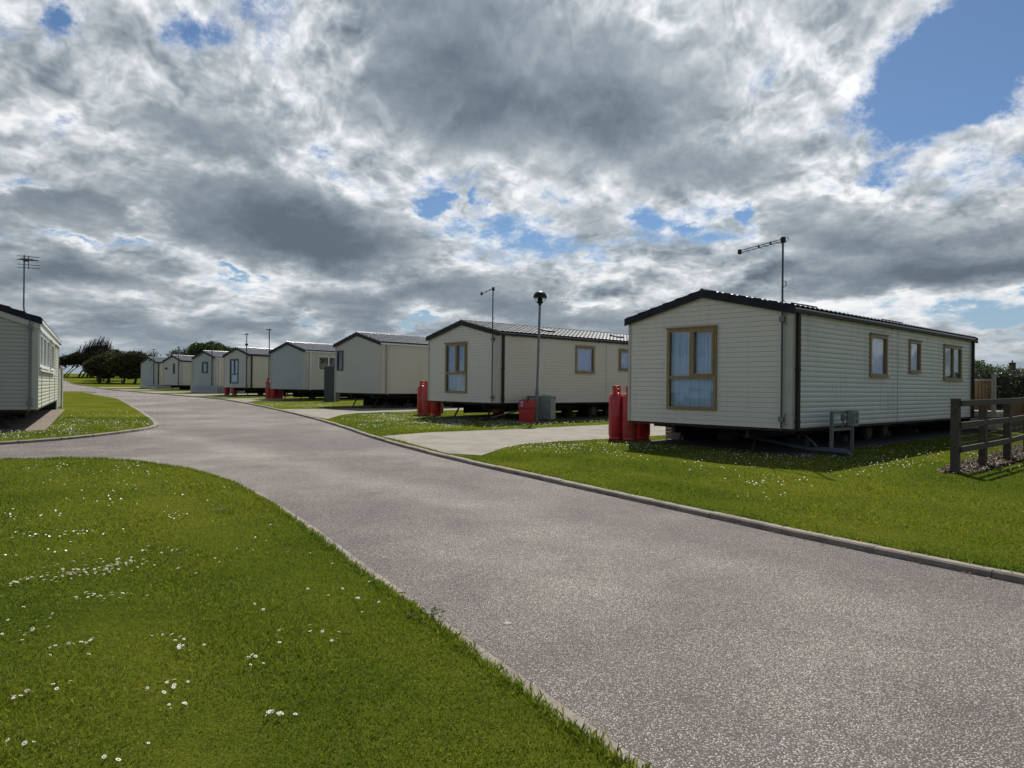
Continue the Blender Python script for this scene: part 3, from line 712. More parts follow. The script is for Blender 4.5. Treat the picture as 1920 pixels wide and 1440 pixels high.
    for (vy, vx) in style.get('vents', ()):
        v = MB(); sl = rise/(W/2); zz = rise - (vx-W/2)*sl + H_
        Mv = Matrix.Translation((vx, vy, zz+.075)) @ Matrix.Rotation(math.atan(sl), 4, 'Y')
        v.box(-.19, -.24, 0, .19, .24, .05, 0, Mv); v.box(-.22, -.27, -.04, .22, .27, .0, 0, Mv)
        fix(v.build('roof_vent', BLACK, root))
    if style.get('flue'):
        f = MB(); f.tube([(W*.6, 4.2, H_+rise*.8), (W*.6, 4.2, H_+rise+.32)], .06, 10); f.tube([(W*.6, 4.2, H_+rise+.32), (W*.6, 4.2, H_+rise+.44)], .09, 10)
        fix(f.build('flue', BLACK, root))
    if 'aerial' in style:
        ax, at_, ak, *rest = style['aerial']; fix(aerial(root, ax, at_, ak, bend=bool(rest)))
    return root, gap, fix
def _disc(x, y, z, r, hw, n=22):
    prof = [(0, -hw), (r*.86, -hw), (r, -hw*.7), (r, hw*.7), (r*.86, hw), (0, hw)]
    vs = [(x+h, y+q*cos(2*pi*k/n), z+q*sin(2*pi*k/n)) for q, h in prof for k in range(n)]
    fs = [(i*n+k, i*n+(k+1) % n, (i+1)*n+(k+1) % n, (i+1)*n+k) for i in range(len(prof)-1) for k in range(n)]
    return vs, fs, 0, False

LF = dict(mull=((1.665, 1.02, 1.98),), trans=(.985,), sash=(1.70, 2.23, 1.02, 1.99), curtain='curtain', sill=False)
A_F = [(1.055, 2.28, .30, 2.04, OAK, LF)]
A_S = [(3.62, 4.62, 1.06, 2.02, OAK, dict(fw=.075, curtain='curtain')),
       (6.02, 6.80, 1.20, 2.00, OAK, dict(fw=.07, curtain='curtain')),
       (8.57, 10.07, 1.05, 2.00, OAK, dict(fw=.07, mull=(9.35,), curtain='both'))]
BASE_A = dict(front=CL_CREAM, side=CL_CREAMSIDE, trim=TRIM, gutter=BROWN, pipe=BROWN, fwin=A_F, swin=A_S, vents=((2.1, 3.1), (7.1, 3.1)), joints=(5.3,), trimw=.15,
              aerial=(3.72, 3.67, 'log'), pipes=(.10, 10.98), twin=True)
c1, _, _ = caravan('largest cream caravan, nearest on the right, with blue-curtained tall window and ribbed weathered side', 2.71, 16.37, -47.9, 3.88, 11.25, .75, dict(BASE_A, sprof=PROF_LOG, fprof=PROF_FINE))
A2 = [A_S[0], (6.02, 6.80, 1.20, 2.00, OAK, dict(sash=(6.07, 6.75, 1.25, 1.95), curtain='curtain')), A_S[2]]
LF2 = dict(LF); 
c2, _, _ = caravan('cream caravan with brown-framed windows behind the leaning lamp post', -3.06, 26.10, -48.4, 3.95, 11.25, .96, dict(BASE_A, skgap=.16, side=CL_BEIGE, fwin=[(1.055, 2.28, .30, 2.04, OAK, LF2)], swin=A2, vents=((3.0, 3.1), (6.9, 3.1)), aerial=(3.70, 3.80, 'log')))
BASE_B = dict(front=CL_GREY, side=CL_BEIGE, trim=TRIM, gutter=WHITE, pipe=TRIM, pipes=(.30,), trimw=.10)
c3, _, _ = caravan('grey-fronted caravan with one narrow dark blue window at its left edge', -8.61, 34.59, -44.5, 3.75, 10.6, 1.13,
    dict(BASE_B, fwin=[(.17, .70, 1.06, 1.99, SLATE, dict(curtain='blind', sill=False, fw=.07))]), rise=.48)
c4, _, _ = caravan('caravan with a windowless blue-grey gable and a white-framed side window', -15.1, 44.4, -41, 3.8, 10.6, 1.21,
    dict(BASE_B, skgap=.14, front=CL_BLUE, pipe=WHITE, flue=True, aerial=(-.09, 3.72, 'T'), swin=[(.87, 2.45, 1.11, 2.02, WHITE, dict(mull=(1.62,), curtain=None, sill=False, fw=.08)), (4.5, 5.6, 1.11, 2.02, WHITE, dict(curtain=None))]), rise=.50)
c5, _, _ = caravan('grey-fronted caravan with a tall dark two-light window above a pair of red cylinders', -21.01, 51.8, -41, 3.6, 10.6, 1.24,
    dict(BASE_B, pipe=BROWN, skgap=.2, pipes=(.10,), gutter=BROWN, aerial=(3.3, 3.76, 'box'), fwin=[(.89, 2.07, .28, 2.0, SLATE, dict(mull=((1.50, .98, 1.94),), trans=(.94,), curtain='curtain', sill=False, fw=.07))]), rise=.50)
c6, _, _ = caravan('caravan with a white picket skirt below its small square front window', -26.3, 58.5, -39.4, 3.6, 10.0, 1.28,
    dict(BASE_B, front=CL_BLUE, pipes=(.30,), pipe=WHITE, aerial=(3.2, 3.55, 'T'), fwin=[(1.52, 2.44, 1.04, 1.93, SLATE, dict(curtain='both', sill=False, fw=.13))]), rise=.50)
c7, _, _ = caravan('small distant caravan with a single slit window and a little black wall lamp', -34.0, 69.2, -38, 3.6, 10.0, 1.31,
    dict(BASE_B, pipes=(1.0,), pipe=WHITE, gutter=BROWN, aerial=(3.05, 3.65, 'T'), fwin=[(1.97, 2.26, 1.08, 2.04, SLATE, dict(curtain='blind', sill=False, fw=.05))]), rise=.52)
wl = MB(); wl.box(.50, -.10, 1.50, .78, -.013, 1.70); wlo = wl.build('wall_lamp', BLACK, c7); wlo.location.z = 1.31 - G(-34, 69.2)
c8, _, _ = caravan('farthest caravan of the row, with a white board skirt beside the trees', -39.3, 75.2, -39, 3.6, 10.0, 1.33,
    dict(BASE_B, front=CL_BLUE, gutter=BROWN, pipe=BROWN, pipes=(.12, 1.2), aerial=(3.0, 3.64, 'T'), fwin=[(1.90, 2.33, 1.10, 2.0, WHITE, dict(curtain='blind', sill=False, fw=.06))]), rise=.52)
sv_ = MB(); sv_.box(2.0, -.07, 2.42, 2.18, -.013, 2.58); so_ = sv_.build('wall_lamp', BLACK, c8); so_.location.z = 1.33 - G(-39.3, 75.2)
# skirts
sk = MB(); gp = 1.28 - G(-26.3, 58.5)
for k in range(26):
    x = -.05 + k*.165; sk.box(x, -.16, -gp+.02, x+.10, -.135, .06)
sk.box(-.08, -.134, -.12, 4.15, -.11, -.05); sk.box(-.08, -.134, -gp+.12, 4.15, -.11, -gp+.18)
for k in range(20): sk.box(3.80, .0+k*.165, -gp+.02, 3.825, .10+k*.165, .06)
s_ = sk.build('picket_skirt', mat('picket_paint', (.40, .43, .46), .5), c6); s_.location.z = gp
sk = MB(); gp = 1.33 - G(-39.3, 75.2)
for k in range(3): sk.box(-.06, -.10, -gp+.02+k*.15, 3.70, -.07, -gp+.14+k*.15); sk.box(3.71, -.10, -gp+.02+k*.15, 3.74, 7, -gp+.14+k*.15)
s_ = sk.build('board_skirt', mat('skirt_paint', (.36, .40, .44), .5), c8); s_.location.z = gp

# the caravan on the left, seen end-on
W0 = 3.7; th0 = radians(30.4)
def wf(a, b, cu='blind', fw=.09): return (a, b, 1.07, 2.0, WHITE, dict(curtain=cu, fw=fw, sill=True))
C0S = dict(front=CL_SAGE, side=CL_PALE, trim=mat('pale_trim', (.44, .45, .39), .45), gutter=WHITE, pipe=TRIM, pipes=(), trimw=.12, aerial=(3.54, 3.9, 'yagi', True),
           swin=[wf(.25, 1.35), wf(1.55, 3.0), wf(3.2, 4.65), wf(5.7, 7.5)], joints=(1.45, 5.2, 8.6), sprof=PROF_LOG)
c0, g0, f0 = caravan('pale sage caravan cut off by the left edge, with a bent aerial mast', -12.12 - W0*cos(th0), 18.12 - W0*sin(th0), 30.4, W0, 11.6, .79, C0S, rise=.63, group=None)
b_ = MB(); sl0 = .63/(W0/2)
b_.idx([(x, y, z) for y in (-.06, -.028) for x, z in ((0, 2.20), (W0/2, 2.83), (W0+.03, 2.19), (W0+.03, 2.05), (W0/2, 2.68), (0, 2.06))], [(0,1,4,5), (1,2,3,4), (6,11,10,7), (7,10,9,8), (5,4,10,11), (4,3,9,10), (2,8,9,3), (0,6,7,1), (1,7,8,2)])
f0(b_.build('gable_band', mat('pale_band', (.46, .47, .41), .5), c0))
b_ = MB(); b_.box(W0+.027, -.03, 2.06, W0+.06, 11.6, 2.21); f0(b_.build('eaves_board', WHITE, c0))
b_ = MB(); b_.box(W0+.0255, .2, .985, W0+.075, 7.7, 1.03); f0(b_.build('window_ledge', WHITE, c0))
b_ = MB(); b_.tube([(2.2, .8, -.12), (2.6, .7, -.14), (2.95, .55, -.25), (3.05, .5, -.45), (3.0, .5, -g0+.02)], .055, 8); b_.tube([(1.2, .6, -.15), (1.9, .6, -.2), (2.3, .7, -.4), (2.32, .7, -g0)], .03, 6)
f0(b_.build('waste_pipe', CHASSIS, c0))

# ------------------------------------------------------------------ pads and things on the ground
def local_pt(c, x, y, dz=0.0):
    """a point in a caravan's own footprint, dropped to the terrain"""
    a = c.rotation_euler.z; X = c.location.x + x*cos(a) - y*sin(a); Y = c.location.y + x*sin(a) + y*cos(a)
    return X, Y, G(X, Y) + dz
PADM = mat('shaded_pad_concrete', (.045, .038, .032), .95, var=(3, .8, (.05, .043, .035)), bump=(40, .01))  # darker copy of the pad concrete, caravan shade painted into its colour
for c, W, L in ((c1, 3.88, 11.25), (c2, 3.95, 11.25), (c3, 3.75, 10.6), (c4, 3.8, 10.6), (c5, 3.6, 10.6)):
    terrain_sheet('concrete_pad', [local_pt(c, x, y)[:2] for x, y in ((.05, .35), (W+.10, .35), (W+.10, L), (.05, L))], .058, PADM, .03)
terrain_sheet('concrete_pad', [local_pt(c0, x, y)[:2] for x, y in ((-.3, -.35), (W0+.20, -.35), (W0+.25, 11.8), (-.3, 11.8))], .066, mat('pad_concrete', (.17, .14, .105), .95, var=(5, .8, (.10, .082, .06)), bump=(40, .01)), .03)

# gas cylinders
def make_cylinder(m_red, loc, label, group, mark=False):
    r = empty('gas_cylinder', loc); tag(r, label, 'gas cylinder', group)
    b = MB(); b.lathe([(.15, .03), (.165, .0), (.175, .0), (.176, .055), (.170, .06), (.170, .075), (.1875, .12), (.1875, .55), (.189, .56), (.189, .575), (.1875, .585), (.1875, .98), (.182, 1.03), (.165, 1.075), (.13, 1.11), (.08, 1.13), (.035, 1.14), (0, 1.142)], 28)
    bo = b.build('body', m_red, r)
    if mark:
        q = MB()
        for (z0, z1, a0, a1) in ((.70, .735, -2.35, -1.6),):
            q.lathe([(.1892, z0), (.1892, z1)], 8, arc=(a0, a1))
        for k in range(14):
            t0, t1 = 2*pi*k/14, 2*pi*(k+1)/14; ce = (-1.95, .86)
            def P_(t, rr): a = ce[0] + rr*cos(t)/.19; return (.1893*cos(a), .1893*sin(a), ce[1] + rr*sin(t))
            q.poly([P_(t0, .045), P_(t1, .045), P_(t1, .058), P_(t0, .058)])
        fl_ = [(0, -.03), (.022, -.01), (.02, .012), (.006, .035), (-.002, .012), (-.018, .02), (-.022, -.01)]
        q.poly([(.1893*cos(-1.95+x/.19), .1893*sin(-1.95+x/.19), .86+z) for x, z in fl_])
        q.build('emblem', REDPALE, bo)
    v = MB(); v.lathe([(.03, 1.14), (.028, 1.19), (.018, 1.20), (.018, 1.235), (.03, 1.24), (.03, 1.26), (0, 1.262)], 12); v.tube([(0, 0, 1.205), (.06, .0, 1.205)], .014, 8); v.build('valve', BRASS, r)
    s = MB()
    for a0, a1 in ((-1.35, 1.2), (1.65, 4.35)):
        n = 12
        for rr in ((.100, .094),):
            vs = []; 
            for k in range(n+1):
                a = a0 + (a1-a0)*k/n
                for (q_, z_) in ((.100, 1.105), (.103, 1.29), (.096, 1.29), (.093, 1.105)): vs.append((q_*cos(a), q_*sin(a), z_))
            fs = [(k*4+j, k*4+(j+1) % 4, k*4+4+(j+1) % 4, k*4+4+j) for k in range(n) for j in range(4)] + [(0,1,2,3), (n*4+3, n*4+2, n*4+1, n*4)]
            s.idx(vs, fs)
    s.lathe([(.104, 1.283), (.106, 1.292), (.098, 1.296), (.092, 1.292), (.095, 1.283), (.104, 1.283)], 20)
    s.build('guard_collar', m_red, r)
    return r
def cyl_at(c, x, y, src, label, group, rot=0):
    r = src if src.get('placed') is None else copy_tree(src)
    r['placed'] = 1; r.location = local_pt(c, x, y, .055); r.rotation_euler = (0, 0, rot); r['label'] = label; r['group'] = group
    return r
GR = 'red gas cylinders beside the caravans'
protoA = make_cylinder(RED, (0, 0, 0), 'x', GR); protoB = make_cylinder(REDOLD, (0, 0, 0), 'x', GR, True)
cyl_at(c1, -.60, .27, protoA, 'bright red gas cylinder standing outermost left of the nearest caravan on the right', GR, .2)
cyl_at(c1, -.25, .35, protoB, 'faded red gas cylinder with round emblem, partly behind the nearest right caravan corner', GR, .15)
cyl_at(c1, -.28, .86, protoA, 'red gas cylinder mostly hidden, lower part seen below the nearest right caravan', GR, 1.0)
cyl_at(c2, -.70, .42, protoB, 'faded red gas cylinder touching the left corner of the caravan behind the lamp post', GR, 1.9)
cyl_at(c2, -1.22, .55, protoA, 'red gas cylinder outermost left of the caravan behind the lamp post', GR, .4)
cyl_at(c2, -.26, .55, protoA, 'red gas cylinder seen under the left end of the caravan behind the lamp post', GR, 2.2)
cyl_at(c4, -.25, .40, protoA, 'red gas cylinder under the corner of the windowless blue-grey caravan', GR, .7)
cyl_at(c4, -.26, .82, protoB, 'faded red gas cylinder second from the corner of the windowless blue-grey caravan', GR, .7)
cyl_at(c4, -.75, .30, protoB, 'red gas cylinder standing clear of the windowless blue-grey caravan on its left', GR, .7)
cyl_at(c5, -.25, .35, protoA, 'left red gas cylinder below the caravan with the tall dark window', GR, .7)
cyl_at(c5, -.25, .95, protoB, 'right red gas cylinder below the caravan with the tall dark window', GR, .7)
for o in list(C.objects):
    if o.get('placed') is not None: del o['placed']

# electric hook-up stands
def make_stand(label, loc, rz):
    r = empty('meter_stand', loc, rz); tag(r, label, 'meter stand', 'meter stands beside the caravans')
    for x in (0.0, .95):
        p = MB(); p.box(x-.028, -.028, 0, x+.028, .028, .86 if x == 0 else .62); p.build('post', GALV, r)
    q = MB()
    for z, x1 in ((.835, .92), (.60, .92), (.50, .92)): q.box(.0285, -.018, z-.025, x1 if z < .8 else .70, .018, z+.025)
    q.build('rail', GALV, r)
    b = MB(); b.box(.70, -.13, .56, .93, .022, .88); b.box(.705, -.145, .57, .925, -.1305, .87); bo = b.build('meter_box', BOXGREY, r)
    l = MB(); l.box(.75, -.155, .74, .88, -.1451, .83); l.box(.77, -.155, .62, .87, -.1451, .69); l.build('socket_cover', mat('dark_cover', (.08, .09, .09), .4), bo)
    k = MB(); k.tube([(.70, 0, .72), (.62, 0, .74), (.56, .0, .70), (.50, .0, .62), (.50, 0, .50)], .02, 6); k.box(.45, -.02, .66, .56, .02, .80); k.build('conduit', GALV, r)
    return r
def stand_pos(c, W, x, off): 
    X, Y, Z = local_pt(c, W+off, x, .05); return (X, Y, Z)
s1 = make_stand('grey steel meter stand in front of the ribbed side of the nearest right caravan', stand_pos(c1, 3.88, 1.0, .33), c1.rotation_euler.z + pi/2)
s2 = copy_tree(s1); s2.location = stand_pos(c2, 3.95, 1.25, .09); s2.rotation_euler = (0, 0, c2.rotation_euler.z + pi/2); s2['label'] = 'meter stand half hidden behind the leaning lamp post and the grey cabinet'
s3 = copy_tree(s1); s3.location = stand_pos(c3, 3.75, 2.2, .30); s3.rotation_euler = (0, 0, c3.rotation_euler.z + pi/2); s3['label'] = 'meter stand at the long side of the caravan with the narrow dark blue window'

# drain pipe below the near caravan
X0, Y0, Z0 = local_pt(c1, 4.05, .95); d = MB()
pA, pB, pC = Vector(local_pt(c1, .9, 2.3, .30)), Vector(local_pt(c1, 3.9, .75, .16)), Vector(local_pt(c1, 4.45, 1.05, .13))
d.tube([pA, pA.lerp(pB, .5), pB, pB.lerp(pC, .5) + Vector((0, 0, .01)), pC, pC + Vector((.10, .03, -.07)), pC + Vector((.11, .04, -.12))], [.045, .045, .045, .06, .068, .06, .055], 14)
tag(d.build('drain_pipe', PIPE), 'grey plastic drain pipe lying under the nearest right caravan, bending down by the meter stand', 'pipe')
h = MB(); h.tube([Vector(local_pt(c1, 2.9, 2.0, .42)), Vector(local_pt(c1, 3.5, 1.3, .40)), Vector(local_pt(c1, 3.85, .95, .30)), Vector(local_pt(c1, 3.98, .85, .22))], .02, 6)
tag(h.build('hose', mat('pale_hose', (.16, .17, .18), .5)), 'thin pale hose joining the grey drain pipe under the caravan', 'hose')
stp = empty('mounting_step', local_pt(c1, .05, 1.35, .055), c1.rotation_euler.z); tag(stp, 'pale timber box step beside the cylinders under the nearest right caravan', 'step')
b = MB()
for k in range(5): b.box(0, -.012, .02+k*.085, .50, .01, .10+k*.085)
b.build('riser', PLANK, stp); b = MB(); b.box(-.02, -.02, .44, .52, .40, .475); b.build('tread', PLANK, stp)

# lamp posts
def make_lamp(label, loc, H_, lean):
    r = empty('lamp_post', loc); tag(r, label, 'lamp post'); r.rotation_euler = (0, lean, 0)
    p = MB(); p.tube([(0, 0, -.05), (0, 0, 1.1), (0, 0, 1.12), (0, 0, H_-.42)], [.057, .057, .040, .040], 14); p.box(-.02, -.066, .55, .02, -.055, .85); p.build('pole', POLE, r)
    z = H_ - .23
    k = MB(); k.lathe([(.042, -.26), (.05, -.20), (.11, -.17), (.115, -.15), (.085, -.13), (.085, -.03), (.06, .0), (.035, .01), (.035, .05), (0, .055)], 16, (0, 0, z)); k.build('lamp_holder', BLACK, r)
    g_ = MB(); g_.lathe([(.09, -.205), (.15, -.172), (.195, -.11), (.22, -.045), (.226, .02)], 24, (0, 0, z)); g_.build('clear_bowl', CLEAR, r)
    c_ = MB(); c_.lathe([(.228, .0), (.232, .0), (.229, .05), (.21, .105), (.17, .165), (.11, .208), (.05, .228), (0, .232)], 24, (0, 0, z)); c_.lathe([(.226, .0), (0, .06)], 24, (0, 0, z)); c_.build('hood', BLACK, r)
    return r
l1 = make_lamp('grey lamp post leaning slightly, black-topped round lantern, between the two nearest right caravans', (.812, 23.55, G(.83, 23.55)+.045), 4.36, radians(1.25))
lx, ly = (235-960-7)/FPX*100, 100.0
l2 = make_lamp('distant lamp post with a black round lantern rising from the windswept trees', (lx, ly, G(lx, ly)), 4.4, 0)

# grey kiosk and red box by the lamp post
kz = G(1.25, 24.5) + .05
k_ = empty('electric_cabinet', (.85, 23.72, G(.9, 23.7)+.05), radians(-25)); tag(k_, 'grey green metal electricity cabinet on short feet right of the leaning lamp post', 'cabinet')
b = MB(); b.box(0, 0, .10, .50, .40, .84); b.box(-.015, -.015, .842, .515, .415, .865); b.build('housing', BOXGREY, k_)
b = MB(); b.box(.02, -.02, .13, .48, -.0005, .82); do = b.build('door', mat('cabinet_door', (.19, .235, .23), .5, var=(4, .6, (.13, .16, .16))), k_)
b = MB(); b.box(.40, -.035, .66, .425, -.0205, .70); b.box(.40, -.035, .28, .425, -.0205, .32); b.build('lock', BLACK, do)
for x, y in ((.04, .03), (.42, .03), (.04, .33), (.42, .33)):
    b = MB(); b.box(x, y, 0, x+.04, y+.04, .10); b.build('foot', GALV, k_)
b = MB(); b.tube([(.5001, .2, .78), (.58, .2, .78)], .012, 6); b.build('cable_gland', BLACK, k_)
rb = empty('fire_point_box', (.225, 23.0, G(.25, 23.0)+.055), radians(-4)); tag(rb, 'dark red plastic bin with a two-humped lid, left of the leaning lamp post', 'storage bin')
b = MB(); b.idx([(.03,.03,0), (.51,.03,0), (.51,.38,0), (.03,.38,0), (0,0,.47), (.54,0,.47), (.54,.42,.47), (0,.42,.47)], [(0,3,2,1), (0,1,5,4), (1,2,6,5), (2,3,7,6), (3,0,4,7), (4,5,6,7)]); b.build('body', RED, rb)
hump = []
for cx, s in ((.13, 0), (.41, 1)):
    for t in range(9): a = pi - pi*t/8; hump.append((cx + .13*cos(a), .66 + .105*sin(a)))
pr = [(-.02, .48)] + [(-.01, .62)] + hump + [(.55, .62)] + [(.56, .48)]
n_ = len(pr); b = MB(); b.idx([(x, -.02, z) for x, z in pr] + [(x, .44, z) for x, z in pr], [tuple(range(n_)), tuple(range(2*n_-1, n_-1, -1))] + [((k+1) % n_, k, n_+k, n_+(k+1) % n_) for k in range(n_)])
lid = b.build('lid', RED, rb); b = MB(); b.box(-.03, -.035, .465, .57, .45, .495); b.build('rim', mat('dark_red_rim', (.10, .006, .01), .5), rb)
b = MB(); b.box(.06, -.027, .52, .14, -.0205, .70); b.box(.062, -.0285, .60, .138, -.0271, .63, 1); b.box(.062, -.0285, .53, .138, -.0271, .56, 1); b.build('notice', [mat('pale_sticker', (.35, .40, .42), .5), mat('blue_sticker', (.05, .14, .22), .5)], lid)

# planter, crate and loose boards under the second caravan
bx, by, bz = local_pt(c2, .15, .75, .055)
pl = empty('plant_bucket', (-2.82, 28.0, G(-2.82, 28)+.055)); tag(pl, 'black bucket with a small green plant by the red cylinders', 'plant pot')
b = MB(); b.lathe([(0, 0), (.11, 0), (.135, .26), (.15, .265), (.15, .28), (.125, .28), (.12, .24), (0, .24)], 18); b.build('bucket', mat('dark_bucket', (.05, .055, .06), .5), pl)
rnd = random.Random(3); b = MB()
for k in range(60):
    a, e_, rr = rnd.uniform(0, 6.28), rnd.uniform(.1, 1.3), rnd.uniform(.05, .17); p = Vector((rr*cos(a)*cos(e_) + .05, rr*sin(a)*cos(e_), .26 + rr*sin(e_)))
    u = Vector((rnd.uniform(-1,1), rnd.uniform(-1,1), rnd.uniform(-.4,.8))).normalized()*.04; v = u.cross(Vector((rnd.uniform(-1,1), rnd.uniform(-1,1), 1))).normalized()*.022
    b.poly([p-u, p-v, p+u, p+v])
b.build('plant', LEAFGREEN, pl)
cr_ = empty('plastic_crate', local_pt(c2, .95, 2.1, .20), c2.rotation_euler.z+.2); tag(cr_, 'orange slatted crate stored under the caravan behind the lamp post', 'crate')
b = MB()
for k in range(9): b.box(k*.055, 0, .02, k*.055+.032, .012, .28)
for k in range(9): b.box(k*.055, .33, .02, k*.055+.032, .342, .28)
b.box(-.01, .0, .28, .50, .342, .30); b.box(-.01, .0, 0, .50, .342, .02); b.build('basket', mat('orange_plastic', (.55, .17, .05), .5), cr_)
bl = MB(); p0 = Vector(local_pt(c2, 2.2, 1.2, .09)); p1 = Vector(local_pt(c2, 3.4, .75, .09))
bl.bar(p0, p1 + Vector((.5, .4, .3)), .16, .035); tag(bl.build('timber_board', PLANK), 'pale plank leaning below the front of the caravan behind the lamp post', 'plank')
bl = MB(); p0 = Vector(local_pt(c2, 2.3, 1.9, .30)); bl.bar(p0, p0 + Vector((1.3, .1, .06)), .14, .03); tag(bl.build('timber_board', PLANK), 'upper pale plank stored across the chassis of the caravan behind the lamp post', 'plank')
bl = MB(); p0 = Vector(local_pt(c1, 1.4, 3.2, .34)); bl.bar(p0, p0 + Vector((1.2, -.5, .03)), .10, .03); tag(bl.build('timber_board', PLANK), 'pale plank in the dark below the nearest right caravan', 'plank')

# tall dark locker beyond the third caravan
lk = empty('metal_locker', (-10.75, 40.6, G(-10.75, 40.6)+.05), radians(-20)); tag(lk, 'tall narrow dark grey metal locker beside the caravan with the narrow dark blue window', 'locker')
LKM = mat('locker_paint', (.045, .06, .07), .45, var=(6, .4, (.03, .04, .05)))
b = MB()
for k in range(6): b.box(k*.11, 0, 0, k*.11+.055, .6, 1.98); b.box(k*.11+.055, .012, 0, k*.11+.11, .6, 1.98)
b.build('body', LKM, lk)
b = MB(); b.box(-.05, -.06, 1.982, .71, .66, 2.04); b.build('roof', mat('locker_roof', (.14, .16, .18), .35), lk)
b = MB(); b.box(.661, .04, .02, .70, .10, 1.94); b.build('trim', TRIM, lk); b = MB(); b.box(.661, .12, .02, .69, .58, 1.94); b.build('door', LKM, lk)

# cream posts and panel at the far end of the left caravan
fp = empty('fence_panel', (-18.45, 29.1, G(-18.45, 29.1)+.05), radians(150.0+30)); tag(fp, 'cream slatted plastic screen at the far end of the left caravan', 'fence')
fp.rotation_euler = (0, 0, radians(108)); fp.location = (-18.62, 29.0, G(-18.6, 29.0)+.05)
for x in (-.10, .62):
    b = MB(); b.box(x, -.06, 0, x+.12, .06, 1.66); b.box(x-.01, -.07, 1.662, x+.13, .07, 1.70); b.build('post', TRIM, fp)
b = MB()
for k in range(4): b.box(.03+k*.148, -.022, .08, .155+k*.148, .022, 1.6)
b.build('panel', TRIM, fp)
cone = MB(); cone.lathe([(.16, 0), (.15, .03), (.08, .12), (.02, .16), (0, .165)], 10, (-18.9, 28.5, G(-18.9, 28.5)+.06))
tag(cone.build('stone_block', CONC), 'small pale stone at the foot of the cream screen', 'stone')

# ------------------------------------------------------------------ rail fence on the right, decking, hedge, far house
fpts = [(7.14, 11.42), (8.22, 12.38), (9.37, 13.42), (10.85, 14.95), (12.4, 16.6), (13.9, 18.3), (15.2, 20.1)]
fn = empty('rail_fence', (7.14, 11.42, G(7.14, 11.42)+.05)); tag(fn, 'dark weathered post and rail fence with wire mesh at the right edge of the lawn', 'fence')
o0 = Vector(fn.location)
def rel(x, y, z): return Vector((x, y, G(x, y) + .05 + z)) - o0
for i, (x, y) in enumerate(fpts):
    t = (Vector((*fpts[min(i+1, len(fpts)-1)], 0)) - Vector((*fpts[max(i-1, 0)], 0))).normalized()
    b = MB(); a = rel(x, y, -.1); up = Vector((0, 0, 1)); wd = .055 if i else .058; nr = t.cross(up)
    top = 1.20 if i == 0 else 1.10
    b.idx([a + nr*sx*wd + t*sy*wd + up*z for z in (0, top + .1) for sx, sy in ((-1,-1), (1,-1), (1,1), (-1,1))], [(0,1,2,3), (7,6,5,4), (0,4,5,1), (1,5,6,2), (2,6,7,3), (3,7,4,0)])
    b.build('post', TIMBER, fn)
for i in range(len(fpts)-1):
    (xa, ya), (xb, yb) = fpts[i], fpts[i+1]; t = Vector((xb-xa, yb-ya, 0)).normalized(); nr = t.cross(Vector((0, 0, 1))) * .075
    for z in (1.12, .77, .38):
        b = MB(); b.bar(rel(xa, ya, z) + nr + t*(.0 if i == 0 else .004), rel(xb, yb, z) + nr - t*.004, .036, .095)
        b.build('rail', TIMBER, fn)
wm = MB()
for i in range(len(fpts)-1):
    (xa, ya), (xb, yb) = fpts[i], fpts[i+1]; t = Vector((xb-xa, yb-ya, 0)); L_ = t.length; t.normalize(); nr = t.cross(Vector((0, 0, 1))) * -.066
    for z in (.05, .15, .25, .35, .45, .56, .68): wm.bar(rel(xa, ya, z) + nr, rel(xb, yb, z) + nr, .0035, .0035)
    k = .05
    while k < L_:
        wm.bar(rel(xa, ya, .02) + t*k + nr, rel(xa, ya, .70) + t*k + nr, .003, .003); k += .10
wm.build('wire_mesh', WIRE, fn)
# bark strip under the fence
bkp = [(6.86, 11.30), (7.3, 11.28), (8.5, 12.28), (9.8, 13.45), (12.0, 15.8), (14.8, 18.9), (14.5, 19.2), (11.7, 16.4), (9.25, 13.95), (7.75, 12.5), (7.05, 11.75)]
BARKG = mat('bark_mulch', (.060, .038, .026), .95, var=(30, .8, (.11, .07, .05)), bump=(60, .03))
terrain_sheet('bark_bed', bkp, .058, BARKG, .02)

dk = empty('decking', (15.6, 24.0, G(15.6, 24.0)+.05), radians(42)); tag(dk, 'timber decking with a slatted balustrade beyond the far end of the nearest right caravan', 'decking')
dk.location = (*local_pt(c1, 1.17, 11.55)[:2], G(15, 23)+.05); dk.rotation_euler = (0, 0, c1.rotation_euler.z)
b = MB()
for k in range(14): b.box(0, .02+k*.15, .56, 3.2, .155+k*.15, .585)
b.build('deck_boards', DECKT, dk)
b = MB()
for k in range(3): b.box(3.205, .0, .08+k*.17, 3.235, 2.1, .22+k*.17)
for k in range(3): b.box(1.7, -.035, .08+k*.17, 3.2, -.005, .22+k*.17)
b.build('fascia_boards', PLANK, dk)
for (x, y) in ((3.15, 0.0),):
    b = MB(); b.box(x-.05, y, 0, x+.05, y+.1, 1.68 if y != 1.05 else 1.55); b.box(x-.06, y-.01, 1.682 if y != 1.05 else 1.552, x+.06, y+.11, 1.71 if y != 1.05 else 1.58); b.build('post', PLANK, dk)
b = MB(); b.box(1.9, .03, 1.50, 3.10, .09, 1.55); b.build('handrail', PLANK, dk)
b = MB()
for k in range(13): b.box(1.95+k*.09, .045, .62, 2.02+k*.09, .07, 1.50)
b.box(1.95, .03, .64, 3.10, .044, .72); b.build('balustrade', mat('fresh_timber', (.20, .14, .075), .8, var=(10, .6, (.13, .09, .045))), dk)
